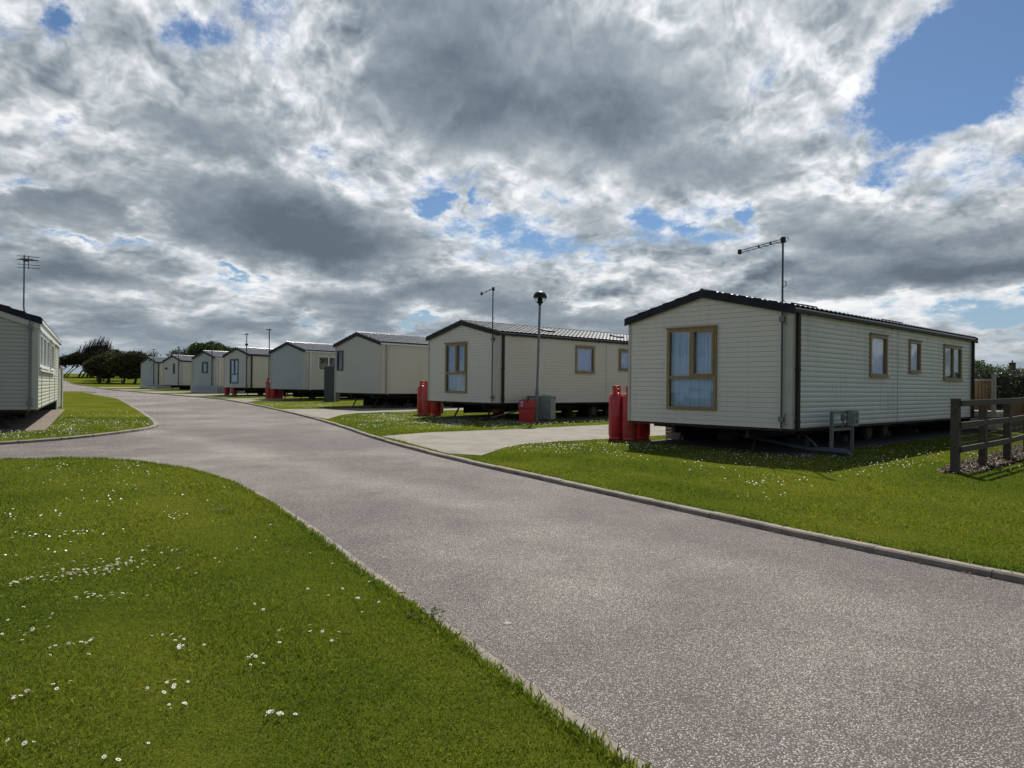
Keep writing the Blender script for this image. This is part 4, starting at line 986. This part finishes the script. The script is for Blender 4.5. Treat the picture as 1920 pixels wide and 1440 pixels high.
# boxes / bench by the decking
b = MB(); bq = local_pt(c1, 4.42, 12.6, .05); Mq = Matrix.Translation(bq) @ Matrix.Rotation(c1.rotation_euler.z, 4, 'Z')
for k in range(6): b.box(k*.13, 0, 0, k*.13+.12, .03, .95, 0, Mq)
b.box(0, .031, .15, .78, .06, .25, 0, Mq); b.box(0, .031, .7, .78, .06, .8, 0, Mq)
tag(b.build('timber_gate', DECKT), 'low boarded timber gate between the decking and the dark hedge', 'gate')

rndg = np.random.default_rng(7)
def leaf_cloud(n, sampler, size, aspect=.5, seed=1, flat=0.0, al=None):
    """n small rhombic leaves at sampler(rng, n) points"""
    rg = np.random.default_rng(seed); P = sampler(rg, n); n = len(P)
    d = rg.normal(size=(n, 3)); 
    if al is not None: d = d*.45 + np.array(al)
    d /= np.linalg.norm(d, axis=1)[:, None]
    e = rg.normal(size=(n, 3)); e -= d * (e*d).sum(1)[:, None]; e /= np.linalg.norm(e, axis=1)[:, None]
    s = size * rg.uniform(.6, 1.4, n)[:, None]
    V = np.stack([P - d*s, P - e*s*aspect, P + d*s, P + e*s*aspect], 1).reshape(-1, 3)
    return V
def np_mesh(name, V, k, material, parent=None):
    n = len(V) // k; me = bpy.data.meshes.new(name); me.vertices.add(len(V)); me.vertices.foreach_set('co', V.astype(np.float32).ravel())
    me.loops.add(n*k); me.loops.foreach_set('vertex_index', np.arange(n*k, dtype=np.int32)); me.polygons.add(n)
    me.polygons.foreach_set('loop_start', np.arange(0, n*k, k, dtype=np.int32)); me.materials.append(material); me.update(calc_edges=True)
    o = bpy.data.objects.new(name, me); C.objects.link(o)
    if parent: o.parent = parent
    return o
def hedge(label, pts, H_, thick, n, seed):
    r = empty('hedge', (pts[0][0], pts[0][1], G(*pts[0]))); tag(r, label, 'hedge')
    P = np.array(pts, float); seg = np.linalg.norm(np.diff(P, axis=0), axis=1); cum = np.r_[0, np.cumsum(seg)]; L_ = cum[-1]
    def samp(rg, n):
        s = rg.uniform(0, L_, n); x = np.interp(s, cum, P[:, 0]); y = np.interp(s, cum, P[:, 1])
        h = H_ * (1 + .05*np.sin(s*1.7) + .04*np.sin(s*4.1+1)); a = rg.uniform(0, 1, n)
        u = rg.uniform(-1, 1, n); z = h * rg.uniform(0, 1, n)**.8
        top = a < .3; z = np.where(top, h - np.abs(rg.normal(0, .06, n)), z); u = np.where(top, u, np.sign(u)*(1 - np.abs(rg.normal(0, .16, n))))
        bulge = 1 + .14*np.sin(s*2.3) + .1*np.sin(s*5.9+z*3)
        tx = np.interp(s, cum[:-1], np.diff(P[:, 0])/seg); ty = np.interp(s, cum[:-1], np.diff(P[:, 1])/seg)
        x2 = x - ty*u*thick/2*bulge; y2 = y + tx*u*thick/2*bulge
        spr = rg.uniform(0, 1, n) < .03; z = np.where(spr, z + rg.uniform(0, .22, n), z)
        return np.stack([x2, y2, z], 1)
    V = leaf_cloud(n, samp, .055, .42, seed); V -= np.array([pts[0][0], pts[0][1], 0])
    # ground follows the terrain
    V[:, 2] += np.array([0.012 * yy for yy in V[:, 1]])
    np_mesh('foliage', V, 4, LEAFHEDGE, r)
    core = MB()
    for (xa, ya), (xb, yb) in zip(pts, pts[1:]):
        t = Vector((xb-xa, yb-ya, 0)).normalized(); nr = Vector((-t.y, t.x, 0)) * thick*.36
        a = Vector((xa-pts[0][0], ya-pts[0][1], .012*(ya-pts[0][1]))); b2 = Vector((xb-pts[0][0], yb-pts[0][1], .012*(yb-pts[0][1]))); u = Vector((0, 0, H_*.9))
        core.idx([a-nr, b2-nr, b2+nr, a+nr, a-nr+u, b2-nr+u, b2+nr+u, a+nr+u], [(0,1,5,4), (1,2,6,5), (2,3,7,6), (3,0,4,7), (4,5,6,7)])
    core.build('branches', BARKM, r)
    return r
hedge('glossy dark green laurel hedge at the right edge behind the fence and decking', [(12.5, 33.5), (17.0, 29.5), (24.0, 28.2), (34.0, 28.5), (48.0, 31.0)], 1.95, 1.3, 60000, 5)

def tree(name, label, X, Y, trunks, blobs, lm, n, leaf, seed, cat='tree', group=None, al=None, spikes=None, aspect=.45):
    """trunks: polylines with radii; blobs: (x, y, z, rx, ry, rz, weight) foliage volumes, all relative to the foot"""
    r = empty(name, (X, Y, G(X, Y))); tag(r, label, cat, group)
    t = MB()
    for pts, rad in trunks:
        k = len(pts); t.tube(pts, [rad*(1-.75*i/(k-1)) for i in range(k)], 7)
    rr = random.Random(seed)
    # limbs reaching out into the foliage
    for b in blobs:
        src = min(trunks, key=lambda q: (Vector(q[0][-1]) - Vector(b[:3])).length)[0]
        s0 = Vector(src[-2]); 
        for k in range(5):
            e = Vector((b[0]+rr.uniform(-.8, .8)*b[3], b[1]+rr.uniform(-.8, .8)*b[4], b[2]+rr.uniform(-.5, .9)*b[5])); m_ = s0.lerp(e, .5) + Vector((rr.uniform(-.2, .2), 0, rr.uniform(-.1, .3)))
            t.tube([s0, m_, e], [.07, .04, .012], 5)
    if spikes:
        for (x0, x1, z0, z1, cnt, lean) in spikes:
            for k in range(cnt):
                u = rr.random(); x = x0 + (x1-x0)*u; hgt = (z1-z0)*(.45+.55*rr.random())*(1-.5*abs(u-.62)); y = rr.uniform(-1.2, 1.2)
                t.tube([(x-lean*.6, y, z0-.3), (x+rr.uniform(-.1, .1), y, z0+hgt*.5), (x+lean*hgt*.35+rr.uniform(-.15, .15), y, z0+hgt)], [.05, .035, .012], 4)
                for j in range(3):
                    zz = z0+hgt*rr.uniform(.2, .9); xx = x+lean*.2*(zz-z0); t.tube([(xx, y, zz), (xx+rr.uniform(-.35, .35), y+rr.uniform(-.3, .3), zz+rr.uniform(.2, .5))], [.02, .008], 3)
    t.build('trunk', BARKM, r)
    W_ = np.array([b[6] for b in blobs], float); W_ /= W_.sum()
    def samp(rg, n):
        ch = rg.choice(len(blobs), n, p=W_); B_ = np.array([b[:6] for b in blobs])[ch]
        # clumps on a lumpy shell
        cl = rg.normal(size=(n, 3)); cl /= np.linalg.norm(cl, axis=1)[:, None]; rad = rg.uniform(.35, 1.0, n)**.6
        P_ = cl * rad[:, None]
        g1 = np.sin(P_[:, 0]*7+ch*3)*np.sin(P_[:, 2]*8+ch)*np.sin(P_[:, 1]*6+1.7*ch)
        keep = g1 > -.22
        P_ = P_ * (1 + .13*g1[:, None]); out = B_[:, :3] + P_*B_[:, 3:6]; out = out[keep] + rg.normal(0, .06, (keep.sum(), 3)); return out
    np_mesh('crown', leaf_cloud(n, samp, leaf, aspect, seed, al=al), 4, lm, r)
    return r
# windswept thorns on the left
SW = (.9, 0, .45)
GW = 'windswept trees on the bank'
def raked(xs_, h, dx, r_):
    return [([(x, (i % 3-1)*.4, 0), (x+dx*.25, (i % 3-1)*.4, h*.35), (x+dx*.65, (i % 3-1)*.3, h*.75), (x+dx, 0, h)], r_) for i, x in enumerate(xs_)]
tree('windswept_tree', 'low dark tree at the left end of the bank, its thin trunks raked right', -73.9, 118., raked((-2.6, -1.8, -.9, .1), 2.0, 2.3, .11),
     [(.2,0,2.75,1.7,1.5,.75,1), (1.9,0,3.1,1.8,1.5,.95,1.2), (3.2,0,2.9,1.4,1.4,.8,.7), (-1.0,0,2.3,.8,.8,.35,.2)], LEAFDARK, 15000, .15, 11, group=GW, al=SW, spikes=[(-.5, 3.4, 3.0, 4.3, 30, .9)])
tree('windswept_tree', 'tallest tree of the bank, bare spiky twigs standing high above its dark crown', -71.4, 119., raked((-1.0, .1, 2.2), 2.2, 1.6, .16) + [([(.8,0,0), (1.0,0,1.2), (1.5,0,2.6)], .34)],
     [(.2,0,2.9,2.0,1.6,1.0,1), (2.2,0,3.5,2.0,1.6,1.2,1.2), (1.4,.5,4.2,2.0,1.3,1.0,.8)], LEAFDARK, 19000, .15, 12, group=GW, al=SW, spikes=[(-1.0, 3.8, 3.4, 6.8, 170, .55), (.8, 3.6, 4.0, 7.2, 70, .5)])
tree('windswept_tree', 'broad dark swept crown on the bank right of the spiky tree', -69.3, 118., raked((-1.9, -.4, .9, 2.0, 3.0), 2.0, 1.9, .15),
     [(-.9,0,2.6,1.9,1.5,1.0,1), (1.2,0,3.3,2.2,1.6,1.3,1.5), (3.2,0,3.3,1.9,1.4,1.3,1.2), (4.4,0,2.7,1.3,1.3,1.1,.6)], LEAFDARK, 24000, .15, 13, group=GW, al=SW, spikes=[(-1.0, 4.4, 3.4, 4.7, 50, .9)])
tree('windswept_tree', 'olive brown windswept tree on the grass, thin leaning stems, between bank and lamp', -61.6, 108., raked((-1.3, -.6), 1.9, 1.2, .14),
     [(-.6,0,2.5,1.5,1.3,1.1,.8), (.9,0,3.0,2.0,1.5,1.4,1.3), (2.4,0,2.5,1.4,1.3,1.3,.8)], LEAFOLIVE, 18000, .14, 14, group=GW, al=SW, spikes=[(-1.2, 2.6, 3.1, 4.4, 60, .8)])
tree('windswept_tree', 'large olive brown tree around the distant lamp post with a dark trunk', -57.9, 101., raked((-.6, .4), 2.3, .9, .24),
     [(-1.5,0,2.2,1.5,1.4,1.2,.9), (.3,0,2.8,2.0,1.6,1.5,1.4), (-.2,.5,1.5,1.7,1.2,.8,.7), (1.8,0,2.6,1.3,1.3,1.4,.8)], LEAFOLIVE, 24000, .14, 15, group=GW, al=SW, spikes=[(-2.0, 2.4, 2.9, 4.2, 70, .8)])
tree('windswept_tree', 'bushy olive brown tree nearest the farthest caravan, bare twigs sweeping right', -53.8, 99.5, raked((-.5, .9, 1.8), 2.2, 1.0, .2),
     [(-1.4,0,2.5,1.7,1.5,1.4,1), (.8,0,3.1,2.1,1.5,1.45,1.4), (.2,.4,1.6,1.9,1.3,.9,.8), (2.6,0,2.9,1.4,1.3,1.2,.7)], LEAFOLIVE, 26000, .14, 16, group=GW, al=SW, spikes=[(-1.5, 4.0, 3.1, 4.9, 110, 1.0)])
sh = MB(); Xh, Yh = -64.5, 116.5; zh = G(Xh, Yh)
sh.box(Xh, Yh, zh, Xh+4.2, Yh+3, zh+1.6); tag(sh.build('dark_shed', mat('dark_shed_boards', (.02, .018, .016), .9)), 'low black shed in the shade between the windswept trees', 'shed')
tree('leafy_tree', 'green tree showing above the roof of the caravan with the tall dark window', -34.5, 80., [([(0,0,0), (.1,0,1.8), (.3,0,3.2)], .2)],
     [(-.9,0,4.3,1.0,1.2,.8,.7), (.7,0,4.3,1.5,1.4,.95,1.2), (2.3,0,4.0,1.2,1.2,.7,.7), (0,0,3.4,1.8,1.4,.8,.8)], LEAFGREEN, 11000, .12, 21, al=(.3, 0, .5))
tree('twiggy_tree', 'mostly bare twiggy tree behind the roof of the picket-skirted caravan', -38.5, 82.5, [([(0,0,0), (.1,0,1.6), (.3,0,3.0)], .18)],
     [(.2,0,3.7,1.8,1.4,.8,1)], LEAFOLIVE, 1500, .10, 22, spikes=[(-1.2, 2.0, 3.2, 4.9, 60, .2)])
tree('leafy_tree', 'round dark green tree beyond the hedge, right of the nearest caravan end', 29.8, 45., [([(0,0,0), (.1,0,1.2), (.1,0,2.0)], .2)],
     [(-.8,0,2.0,1.3,1.2,1.05,1), (.5,0,1.9,1.2,1.2,.75,.8), (-.2,0,1.3,1.6,1.2,.8,.8)], LEAFGREEN, 12000, .075, 23)
tree('leafy_tree', 'dark tree at the right edge beside the distant chimney', 50.2, 68., [([(0,0,0), (.1,0,1.2), (.1,0,2.2)], .2)],
     [(0,0,2.2,1.3,1.2,1.2,1), (1.6,0,2.8,1.4,1.2,1.3,1)], LEAFGREEN, 6000, .10, 24)
tree('leafy_tree', 'slim sapling poking above the hedge left of the distant chimney', 33.6, 48., [([(0,0,0), (.05,0,1.3), (.0,0,2.6)], .05)],
     [(-.1,0,2.1,.35,.3,.35,1), (0,0,2.45,.18,.2,.22,.6)], LEAFGREEN, 260, .05, 25)
tree('leafy_tree', 'tree out beyond the hedge further right', 43., 40., [([(0,0,0), (.1,0,1.8), (.1,0,3.0)], .2)],
     [(0,0,3.4,1.9,1.6,1.6,1), (1.2,0,2.8,1.6,1.4,1.2,1)], LEAFGREEN, 8000, .10, 26)
# far cottage
hx, hy = 97.5, 138.; hzz = G(hx, hy)
hs = empty('cottage', (hx, hy, hzz), radians(-12)); tag(hs, 'distant dark cottage roof with one chimney above the hedge at the right edge', 'house')
b = MB(); b.box(0, 0, 0, 12, 6, 3.2); b.build('wall', mat('cottage_brick', (.16, .11, .09), .9), hs)
b = MB(); b.idx([(-.3,-.3,3.1), (12.3,-.3,3.1), (12.3,6.3,3.1), (-.3,6.3,3.1), (1.0,3,4.55), (11.2,3,4.55)], [(0,1,5,4), (1,2,5), (2,3,4,5), (3,0,4)]); ro = b.build('roof', mat('dark_roof_tiles', (.035, .028, .026), .9), hs)
b = MB(); b.box(.6, 2.6, 3.6, 1.5, 3.4, 5.5); b.box(.55, 2.55, 5.502, 1.55, 3.45, 5.65); b.tube([(1.05, 3, 5.65), (1.05, 3, 6.1)], .14, 8); b.build('chimney', mat('chimney_brick', (.06, .045, .04), .9), ro)

# ------------------------------------------------------------------ grass blades, daisies, litter
def inside(P, poly):
    x, y = P[:, 0], P[:, 1]; c = np.zeros(len(P), bool); n = len(poly); j = n - 1
    for i in range(n):
        xi, yi = poly[i]; xj, yj = poly[j]
        c ^= ((yi > y) != (yj > y)) & (x < (xj-xi)*(y-yi)/(yj-yi+1e-12) + xi); j = i
    return c
PADS = [[(local_pt(c1, x, y)[0], local_pt(c1, x, y)[1]) for x, y in ((.05,.35), (3.98,.35), (3.98,11.25), (.05,11.25))],
        [(local_pt(c0, x, y)[0], local_pt(c0, x, y)[1]) for x, y in ((-.3,-.35), (W0+.20,-.35), (W0+.25,11.8), (-.3,11.8))]]
PATH1 = [(-3.16,17.15),(-2.9,17.6),(-2.1,18.6),(-.83,19.45),(.6,20.5),(3.0,22.5),(8.2,27.2),(11.5,24.2),(2.28,17.1),(.95,16.2),(.25,15.5),(-.15,14.7),(-.55,13.2),(-1.20,13.47)]
PATH2 = [(-9.95,30.6),(-8.9,31.0),(-7.9,31.5),(-6.3,32.3),(-4.4,33.7),(2.,39.5),(4.2,37.),(-3.9,30.3),(-5.3,28.9),(-6.1,27.9),(-6.35,26.5),(-6.2,23.9),(-6.75,24.75)]
rg = np.random.default_rng(42)
def scatter(x0, x1, y0, y1, dens, poly, excl=()):
    n = int((x1-x0)*(y1-y0)*dens); P = np.stack([rg.uniform(x0, x1, n), rg.uniform(y0, y1, n)], 1)
    k = inside(P, poly)
    for e in excl: k &= ~inside(P, e)
    # keep what the lens or a small step aside could see
    k &= np.abs(P[:, 0]) < P[:, 1]*.80 + 1.4
    return P[k]
def lumps(P, f, s):
    return np.sin(P[:, 0]*f + s)*np.sin(P[:, 1]*f*1.13 + s*2) + .6*np.sin(P[:, 0]*f*2.3 + P[:, 1]*f*1.7 + s)
def blades(P, base, h, w, name, curl=True):
    n = len(P); a = rg.uniform(0, 2*pi, n); lean = rg.uniform(.25, 1.25, n); hh = h * rg.uniform(.45, 1.25, n) * (1 + .28*lumps(P, 2.1, .7)); hh = np.maximum(hh, h*.3)
    ww = w * rg.uniform(.7, 1.3, n); z = np.array([G(x, y) for x, y in P]) + base - .004
    dx, dy = np.cos(a), np.sin(a); px_, py_ = -dy, dx; b = rg.uniform(0, 2*pi, n); px_, py_ = np.cos(b), np.sin(b)
    X, Y = P[:, 0], P[:, 1]
    l1, l2 = np.cos(lean*.5), np.cos(lean*1.2); r1, r2 = np.sin(lean*.5), np.sin(lean*1.2)
    mx, my, mz = X + dx*hh*.5*r1, Y + dy*hh*.5*r1, z + hh*.5*l1
    tx, ty, tz = mx + dx*hh*.5*r2, my + dy*hh*.5*r2, mz + hh*.5*l2
    v = [np.stack(q, 1) for q in ((X-px_*ww/2, Y-py_*ww/2, z), (X+px_*ww/2, Y+py_*ww/2, z), (mx+px_*ww*.4, my+py_*ww*.4, mz), (tx, ty, tz), (mx-px_*ww*.4, my-py_*ww*.4, mz))]
    return np.stack(v, 1).reshape(-1, 3)
KIs = offset(KERB_R, -.11)
VERGE_N = KIs[:12] + [(30, 25), (30, -20)]
allV = []
for (y0, y1, d, h, w_) in ((1.6, 3.3, 16000, .028, .0028), (3.3, 4.6, 11000, .028, .0036), (4.6, 6.5, 5800, .029, .0049), (6.5, 9.0, 3200, .030, .0068), (9.0, 12.6, 1800, .030, .0098)):
    P = scatter(-y1*.8-1.4, 2.2, y0, y1, d, NEAR_S); allV.append(blades(P, .022, h, w_, ''))
for (y0, y1, d, h, w_) in ((4.6, 7.0, 3600, .030, .006), (7.0, 10.0, 2200, .030, .0085), (10.0, 14.0, 1100, .030, .012), (14.0, 20.0, 450, .032, .018)):
    P = scatter(-4, y1*.8+1.4, y0, y1, d, VERGE_N, [PATH1, PADS[0]]); allV.append(blades(P, .052, h, w_, ''))
P = scatter(-22, -9, 12, 24, 700, ISL_S, [PADS[1]]); allV.append(blades(P, .055, .032, .014, ''))
P = scatter(-12, 2, 14, 30, 260, KI + [(30, 100), (30, -20)], [PATH1, PATH2]); allV.append(blades(P, .052, .034, .022, ''))
# longer fringe hanging over the edgings
def fringe(line, off, dens, base, h, w_, ymax):
    out = []
    for (xa, ya), (xb, yb) in zip(line, line[1:]):
        if min(ya, yb) > ymax or max(ya, yb) < 1.4: continue
        L_ = hypot(xb-xa, yb-ya); n = int(L_*dens); t = rg.uniform(0, 1, n); s = rg.normal(off, .025, n); tx, ty = (xb-xa)/L_, (yb-ya)/L_
        tu = .5 + .5*np.sin((xa + tx*L_*t)*9.0)*np.sin((ya + ty*L_*t)*7.0 + 1); kp = rg.uniform(0, 1, n) < .35 + .65*tu; 
        out.append(np.stack([xa + (xb-xa)*t - ty*s, ya + (yb-ya)*t + tx*s], 1)[kp])
    return blades(np.concatenate(out), base, h, w_, '')
allV.append(fringe(NEAR_S, -.015, 1300, .02, .034, .0034, 5.0)); allV.append(fringe(NEAR_S, -.01, 700, .02, .05, .008, 12.5))
allV.append(fringe(KERB_R, -.135, 500, .05, .045, .0075, 9.0)); allV.append(fringe(KERB_R, -.135, 240, .05, .045, .013, 20.0))
V = np.concatenate(allV); go = np_mesh('grass', V, 5, BLADE); tag(go, kind='stuff')

# small rough weeds in the turf
def weed(x, y, label, s, seed):
    r = random.Random(seed); b = MB(); o_ = Vector((x, y, G(x, y)+.02))
    for k in range(46):
        a = r.uniform(0, 2*pi); rad = s*r.uniform(.1, 1)**.7; c_ = o_ + Vector((cos(a)*rad*1.5, sin(a)*rad*.8, r.uniform(.01, .045))); L_ = r.uniform(.018, .04); a2 = a + r.uniform(-.6, .6)
        u = Vector((cos(a2), sin(a2), r.uniform(-.1, .7))).normalized()*L_; v = Vector((-u.y, u.x, 0)).normalized()*L_*.32
        b.poly([c_, c_+u*.5+v, c_+u, c_+u*.5-v])
    tag(b.build('weed', leaf_mat('weed_leaf', [(0, (.015, .035, .006)), (1, (.035, .065, .012))], .02, .5, .2)), label, 'weed')
WEEDM = None
weed(-.50, 4.36, 'dark broad-leaved weed tuft at the lawn edge beside the road, right of centre', .07, 1)
weed(-3.05, 7.6, 'small dark weed patch further up the curved lawn edge', .07, 2)

# daisies
PETAL = mat('daisy_petals', (.80, .80, .78), .6); YOLK = mat('daisy_centre', (.65, .42, .03), .7)
def daisy_verts(r_=.011, n=10):
    b = MB()
    for k in range(n):
        a = 2*pi*k/n; w_ = 2*pi/n*.42; c0_, c1_ = a-w_, a+w_
        b.poly([(r_*.25*cos(a), r_*.25*sin(a), .002), (r_*.9*cos(c0_), r_*.9*sin(c0_), .004), (r_*1.06*cos(a), r_*1.06*sin(a), .003), (r_*.9*cos(c1_), r_*.9*sin(c1_), .004)], 0)
    b.lathe([(r_*.36, .002), (r_*.30, .006), (0, .0075)], 8, mi=1)
    b.tube([(0, 0, .002), (.002, 0, -.035)], .0009, 3, 2, False)
    return b
cl = []
def pix(cx, cy): return None
CLUST = [(-3.20,5.12,.13,.12,38,1),(-3.00,5.30,.14,.15,52,1),(-3.10,5.40,.35,.16,30,1),(-2.65,4.66,.20,.06,22,1),(-4.27,6.34,.30,.12,14,1),(-2.95,5.85,.22,.14,20,1),(-3.45,7.33,.18,.12,16,1),(-3.41,4.94,.05,.14,16,1),(-3.92,6.46,.25,.1,14,1),
 (-2.69,4.0,.10,.12,10,1),(-2.33,3.81,.12,.06,10,1),(-1.83,3.91,.12,.05,9,1),(-1.73,3.76,.08,.04,7,1),(-1.25,3.66,.14,.10,7,1),(-1.54,3.32,.10,.05,8,1),(-2.21,3.22,.10,.05,7,1),(-2.08,3.31,.05,.04,3,1),(-.98,3.03,.14,.04,9,1),(-1.43,3.14,.05,.05,4,1),(-1.51,2.71,.08,.03,3,1),
 (-1.08,4.04,.35,.3,7,1),(-.88,4.61,.3,.2,5,1),(-1.17,4.95,.4,.3,8,1),(-4.99,7.17,.5,.3,24,1),(-2.09,5.62,.5,.4,8,1),(-2.9,4.3,.4,.2,9,1),(-3.6,5.9,.4,.3,14,1),(-1.91,2.74,.1,.05,3,1),
 (-4.4,8.2,.8,.5,26,1),(-2.2,6.4,1.0,.8,18,1),(-5.2,9.6,1.2,.8,36,1),(-6.2,10.8,1.4,.7,34,1),(-2.2,3.4,1.0,.6,8,1)]
D_ = []
for (x, y, rx, ry, n, _) in CLUST:
    q = np.stack([rg.normal(x, rx*.55, n), rg.normal(y, ry*.75, n)], 1); D_.append(q[inside(q, NEAR_S)])
near = np.concatenate(D_)
far = []
def dz_(P): return np.array([G(x, y) for x, y in P])
def fclus(cx, cy, rx, ry, n, poly, excl=()):
    # flowers gather in drifts
    m_ = max(3, n // 14); cc = np.stack([rg.normal(cx, rx, m_), rg.normal(cy, ry, m_)], 1); q = cc[rg.integers(0, m_, n)] + rg.normal(0, .20, (n, 2))*np.array([1.0, 1.0])
    k = inside(q, poly)
    for e in excl: k &= ~inside(q, e)
    return q[k]
VG = KI + [(30, 100), (30, -20)]
EX = [PATH1, PATH2, PADS[0]]
for a in ((2.4,15.3,1.0,.5,300),(4.0,13.7,1.1,.6,300),(5.6,12.6,.9,.7,180),(7.2,13.2,1.3,1.2,300),(1.2,14.6,.9,.5,240),(3.0,12.6,1.6,.9,110),(2.9,10.6,.5,.3,16),(4.6,9.8,1.8,1.0,50),(6.5,9.5,2,1.5,60),(3.6,9.9,.22,.08,34),(9.,15.5,1.5,1.2,260),
          (-3.5,24.0,1.6,1.6,1500),(-1.2,22.6,1.5,1.1,1100),(.6,22.6,1.0,.8,600),(2.8,24.2,1.3,.8,500),(-4.6,26.5,.7,1.0,500),(-2.0,20.4,1.6,.8,400),
          (-9.3,34.0,1.4,1.1,1000),(-7.0,33.2,1.3,.8,700),(-11.5,36.0,1.5,1.1,700),(-5.2,34.2,1.2,.5,300),(-18.0,46.5,2.5,1.5,500),(-14.2,43.4,1.5,.6,200)):
    q = fclus(*a[:4], a[4], VG, EX); far.append((q, .055))
for a in ((-14.5,19.5,1.6,1.0,400),(-12.5,17.0,1.2,.7,500),(-11.8,20.5,1.0,1.6,500),(-13.5,23.0,1.2,2.0,350),(-11.6,15.6,.8,.5,350),(-15.,29.,1.5,3.,300),(-10.9,18.5,.5,1.5,300)):
    q = fclus(*a[:4], a[4], ISL_S, [PADS[1]]); far.append((q, .058))
q = fclus(-7.2, 11.2, 1.2, .5, 90, NEAR_S); near = np.concatenate([near, q])
order = np.argsort(np.hypot(near[:, 0], near[:, 1])); near = near[order]
base_d = daisy_verts().build('daisy', [PETAL, YOLK, mat('daisy_stem', (.06, .09, .02), .7)])
for i, (x, y) in enumerate(near[:300]):
    d_ = base_d if i == 0 else base_d.copy()
    if i: C.objects.link(d_)
    d_.location = (x, y, G(x, y) + .022 + rg.uniform(.020, .040)); s_ = rg.uniform(.55, .95); d_.scale = (s_, s_, s_)
    d_.rotation_euler = (rg.normal(-.05, .28), rg.normal(0, .28), rg.uniform(0, 6.28))
    tag(d_, 'small white daisy with a yellow centre open in the near lawn', 'daisy', 'daisies scattered in the near lawn')
far.append((near[300:], .022))
Q = np.concatenate([np.c_[q, dz_(q) + b] for q, b in far]); n = len(Q)
rad = rg.uniform(.0055, .0105, n)[:, None]; nx = rg.normal(0, .3, n); ny = rg.normal(0, .3, n); zz = Q[:, 2] + rg.uniform(.03, .055, n)
vv = []
for k in range(6):
    a = 2*pi*k/6; ox, oy = np.cos(a)*rad[:, 0], np.sin(a)*rad[:, 0]
    vv.append(np.stack([Q[:, 0]+ox, Q[:, 1]+oy, zz + ox*nx + oy*ny], 1))
tag(np_mesh('daisies', np.stack(vv, 1).reshape(-1, 3), 6, PETAL), kind='stuff')

# bark chips along the fence
q = scatter(6, 16, 10.5, 20, 900, bkp); n = len(q); a = rg.uniform(0, 6.28, n); s_ = rg.uniform(.012, .035, n)
cz = dz_(q) + .062 + rg.uniform(0, .012, n); ux, uy = np.cos(a)*s_, np.sin(a)*s_; t1, t2 = rg.normal(0, .3, n)*s_, rg.normal(0, .3, n)*s_*.4
V = np.stack([np.stack(p, 1) for p in ((q[:,0]-ux+uy*.4, q[:,1]-uy-ux*.4, cz-t1+t2+.004), (q[:,0]+ux+uy*.4, q[:,1]+uy-ux*.4, cz+t1+t2+.004), (q[:,0]+ux-uy*.4, q[:,1]+uy+ux*.4, cz+t1-t2+.004), (q[:,0]-ux-uy*.4, q[:,1]-uy+ux*.4, cz-t1-t2+.004))], 1).reshape(-1, 3)
CH = leaf_mat('bark_chips_mix', [(0, (.035, .022, .015)), (.5, (.085, .055, .038)), (1, (.18, .13, .10))], .02, .5, 0.0)
tag(np_mesh('bark_chips', V, 4, CH), kind='stuff')

# dead leaves and grit caught against the kerb
L_ = MB(); rr = random.Random(9); ko = offset(KERB_R, .03)
for i in range(70):
    k = rr.choice([3, 4, 5, 5, 6, 6, 6, 7, 8, 9, 10]); t = rr.random(); (xa, ya), (xb, yb) = ko[k], ko[k+1]; e_ = abs(rr.gauss(0, .05))
    x, y = xa+(xb-xa)*t - e_*.7, ya+(yb-ya)*t - e_*.7; z = G(x, y)+.006; s_ = rr.uniform(.008, .022); a = rr.uniform(0, 6.3)
    u, v = Vector((cos(a), sin(a), rr.uniform(-.2, .3)))*s_, Vector((-sin(a), cos(a), rr.uniform(-.2, .3)))*s_*.5; c_ = Vector((x, y, z+.004))
    L_.poly([c_-u, c_-v, c_+u, c_+v])
tag(L_.build('leaf_litter', mat('dead_leaf', (.13, .075, .035), .8, var=(40, .7, (.05, .03, .02)))), kind='stuff')
# pale scuffs on the asphalt
for (x, y, s_) in ((-.012, 4.34, .026), (-1.05, 5.9, .02)):
    b = MB(); rr = random.Random(int(s_*999)); pts = []
    for k in range(14): a = 2*pi*k/14; q_ = s_*rr.uniform(.6, 1.1); pts.append((x+cos(a)*q_, y+sin(a)*q_*1.3, G(x, y+sin(a)*q_*1.3)+.004))
    b.poly(pts); o = b.build('road_scuff', mat('pale_scuff', (.30, .28, .27), .9, var=(60, .8, (.16, .15, .14)))); o['kind'] = 'structure'

# two far birds
def bird(az_, z_, dist, label, s):
    x = dist*math.tan(az_); o_ = empty('bird', (x, dist, z_)); tag(o_, label, 'bird')
    b = MB(); b.tube([(-.16*s, 0, 0), (-.08*s, 0, .01*s), (.05*s, 0, .02*s), (.16*s, 0, .01*s), (.22*s, 0, 0)], [.012*s, .04*s, .055*s, .035*s, .008*s], 8)
    b.idx([(.08*s,0,.03*s), (-.06*s,0,.03*s), (-.10*s,-.28*s,.14*s), (.06*s,-.26*s,.15*s), (-.16*s,-.58*s,.06*s)], [(0,1,2,3), (3,2,4)])
    b.idx([(.08*s,0,.03*s), (-.06*s,0,.03*s), (-.10*s,.28*s,.14*s), (.06*s,.26*s,.15*s), (-.16*s,.58*s,.06*s)], [(3,2,1,0), (4,2,3)])
    b.build('body', BLACK, o_)
bird(math.atan((1789-960-3)/FPX), 1.5 + (733.7-466)/FPX*120, 120, 'tiny dark bird flying above the roof of the nearest right caravan', .55)
bird(math.atan((434-960-3)/FPX), 1.5 + (719.5-438)/FPX*120, 120, 'tiny dark bird in the grey cloud on the left', .4)
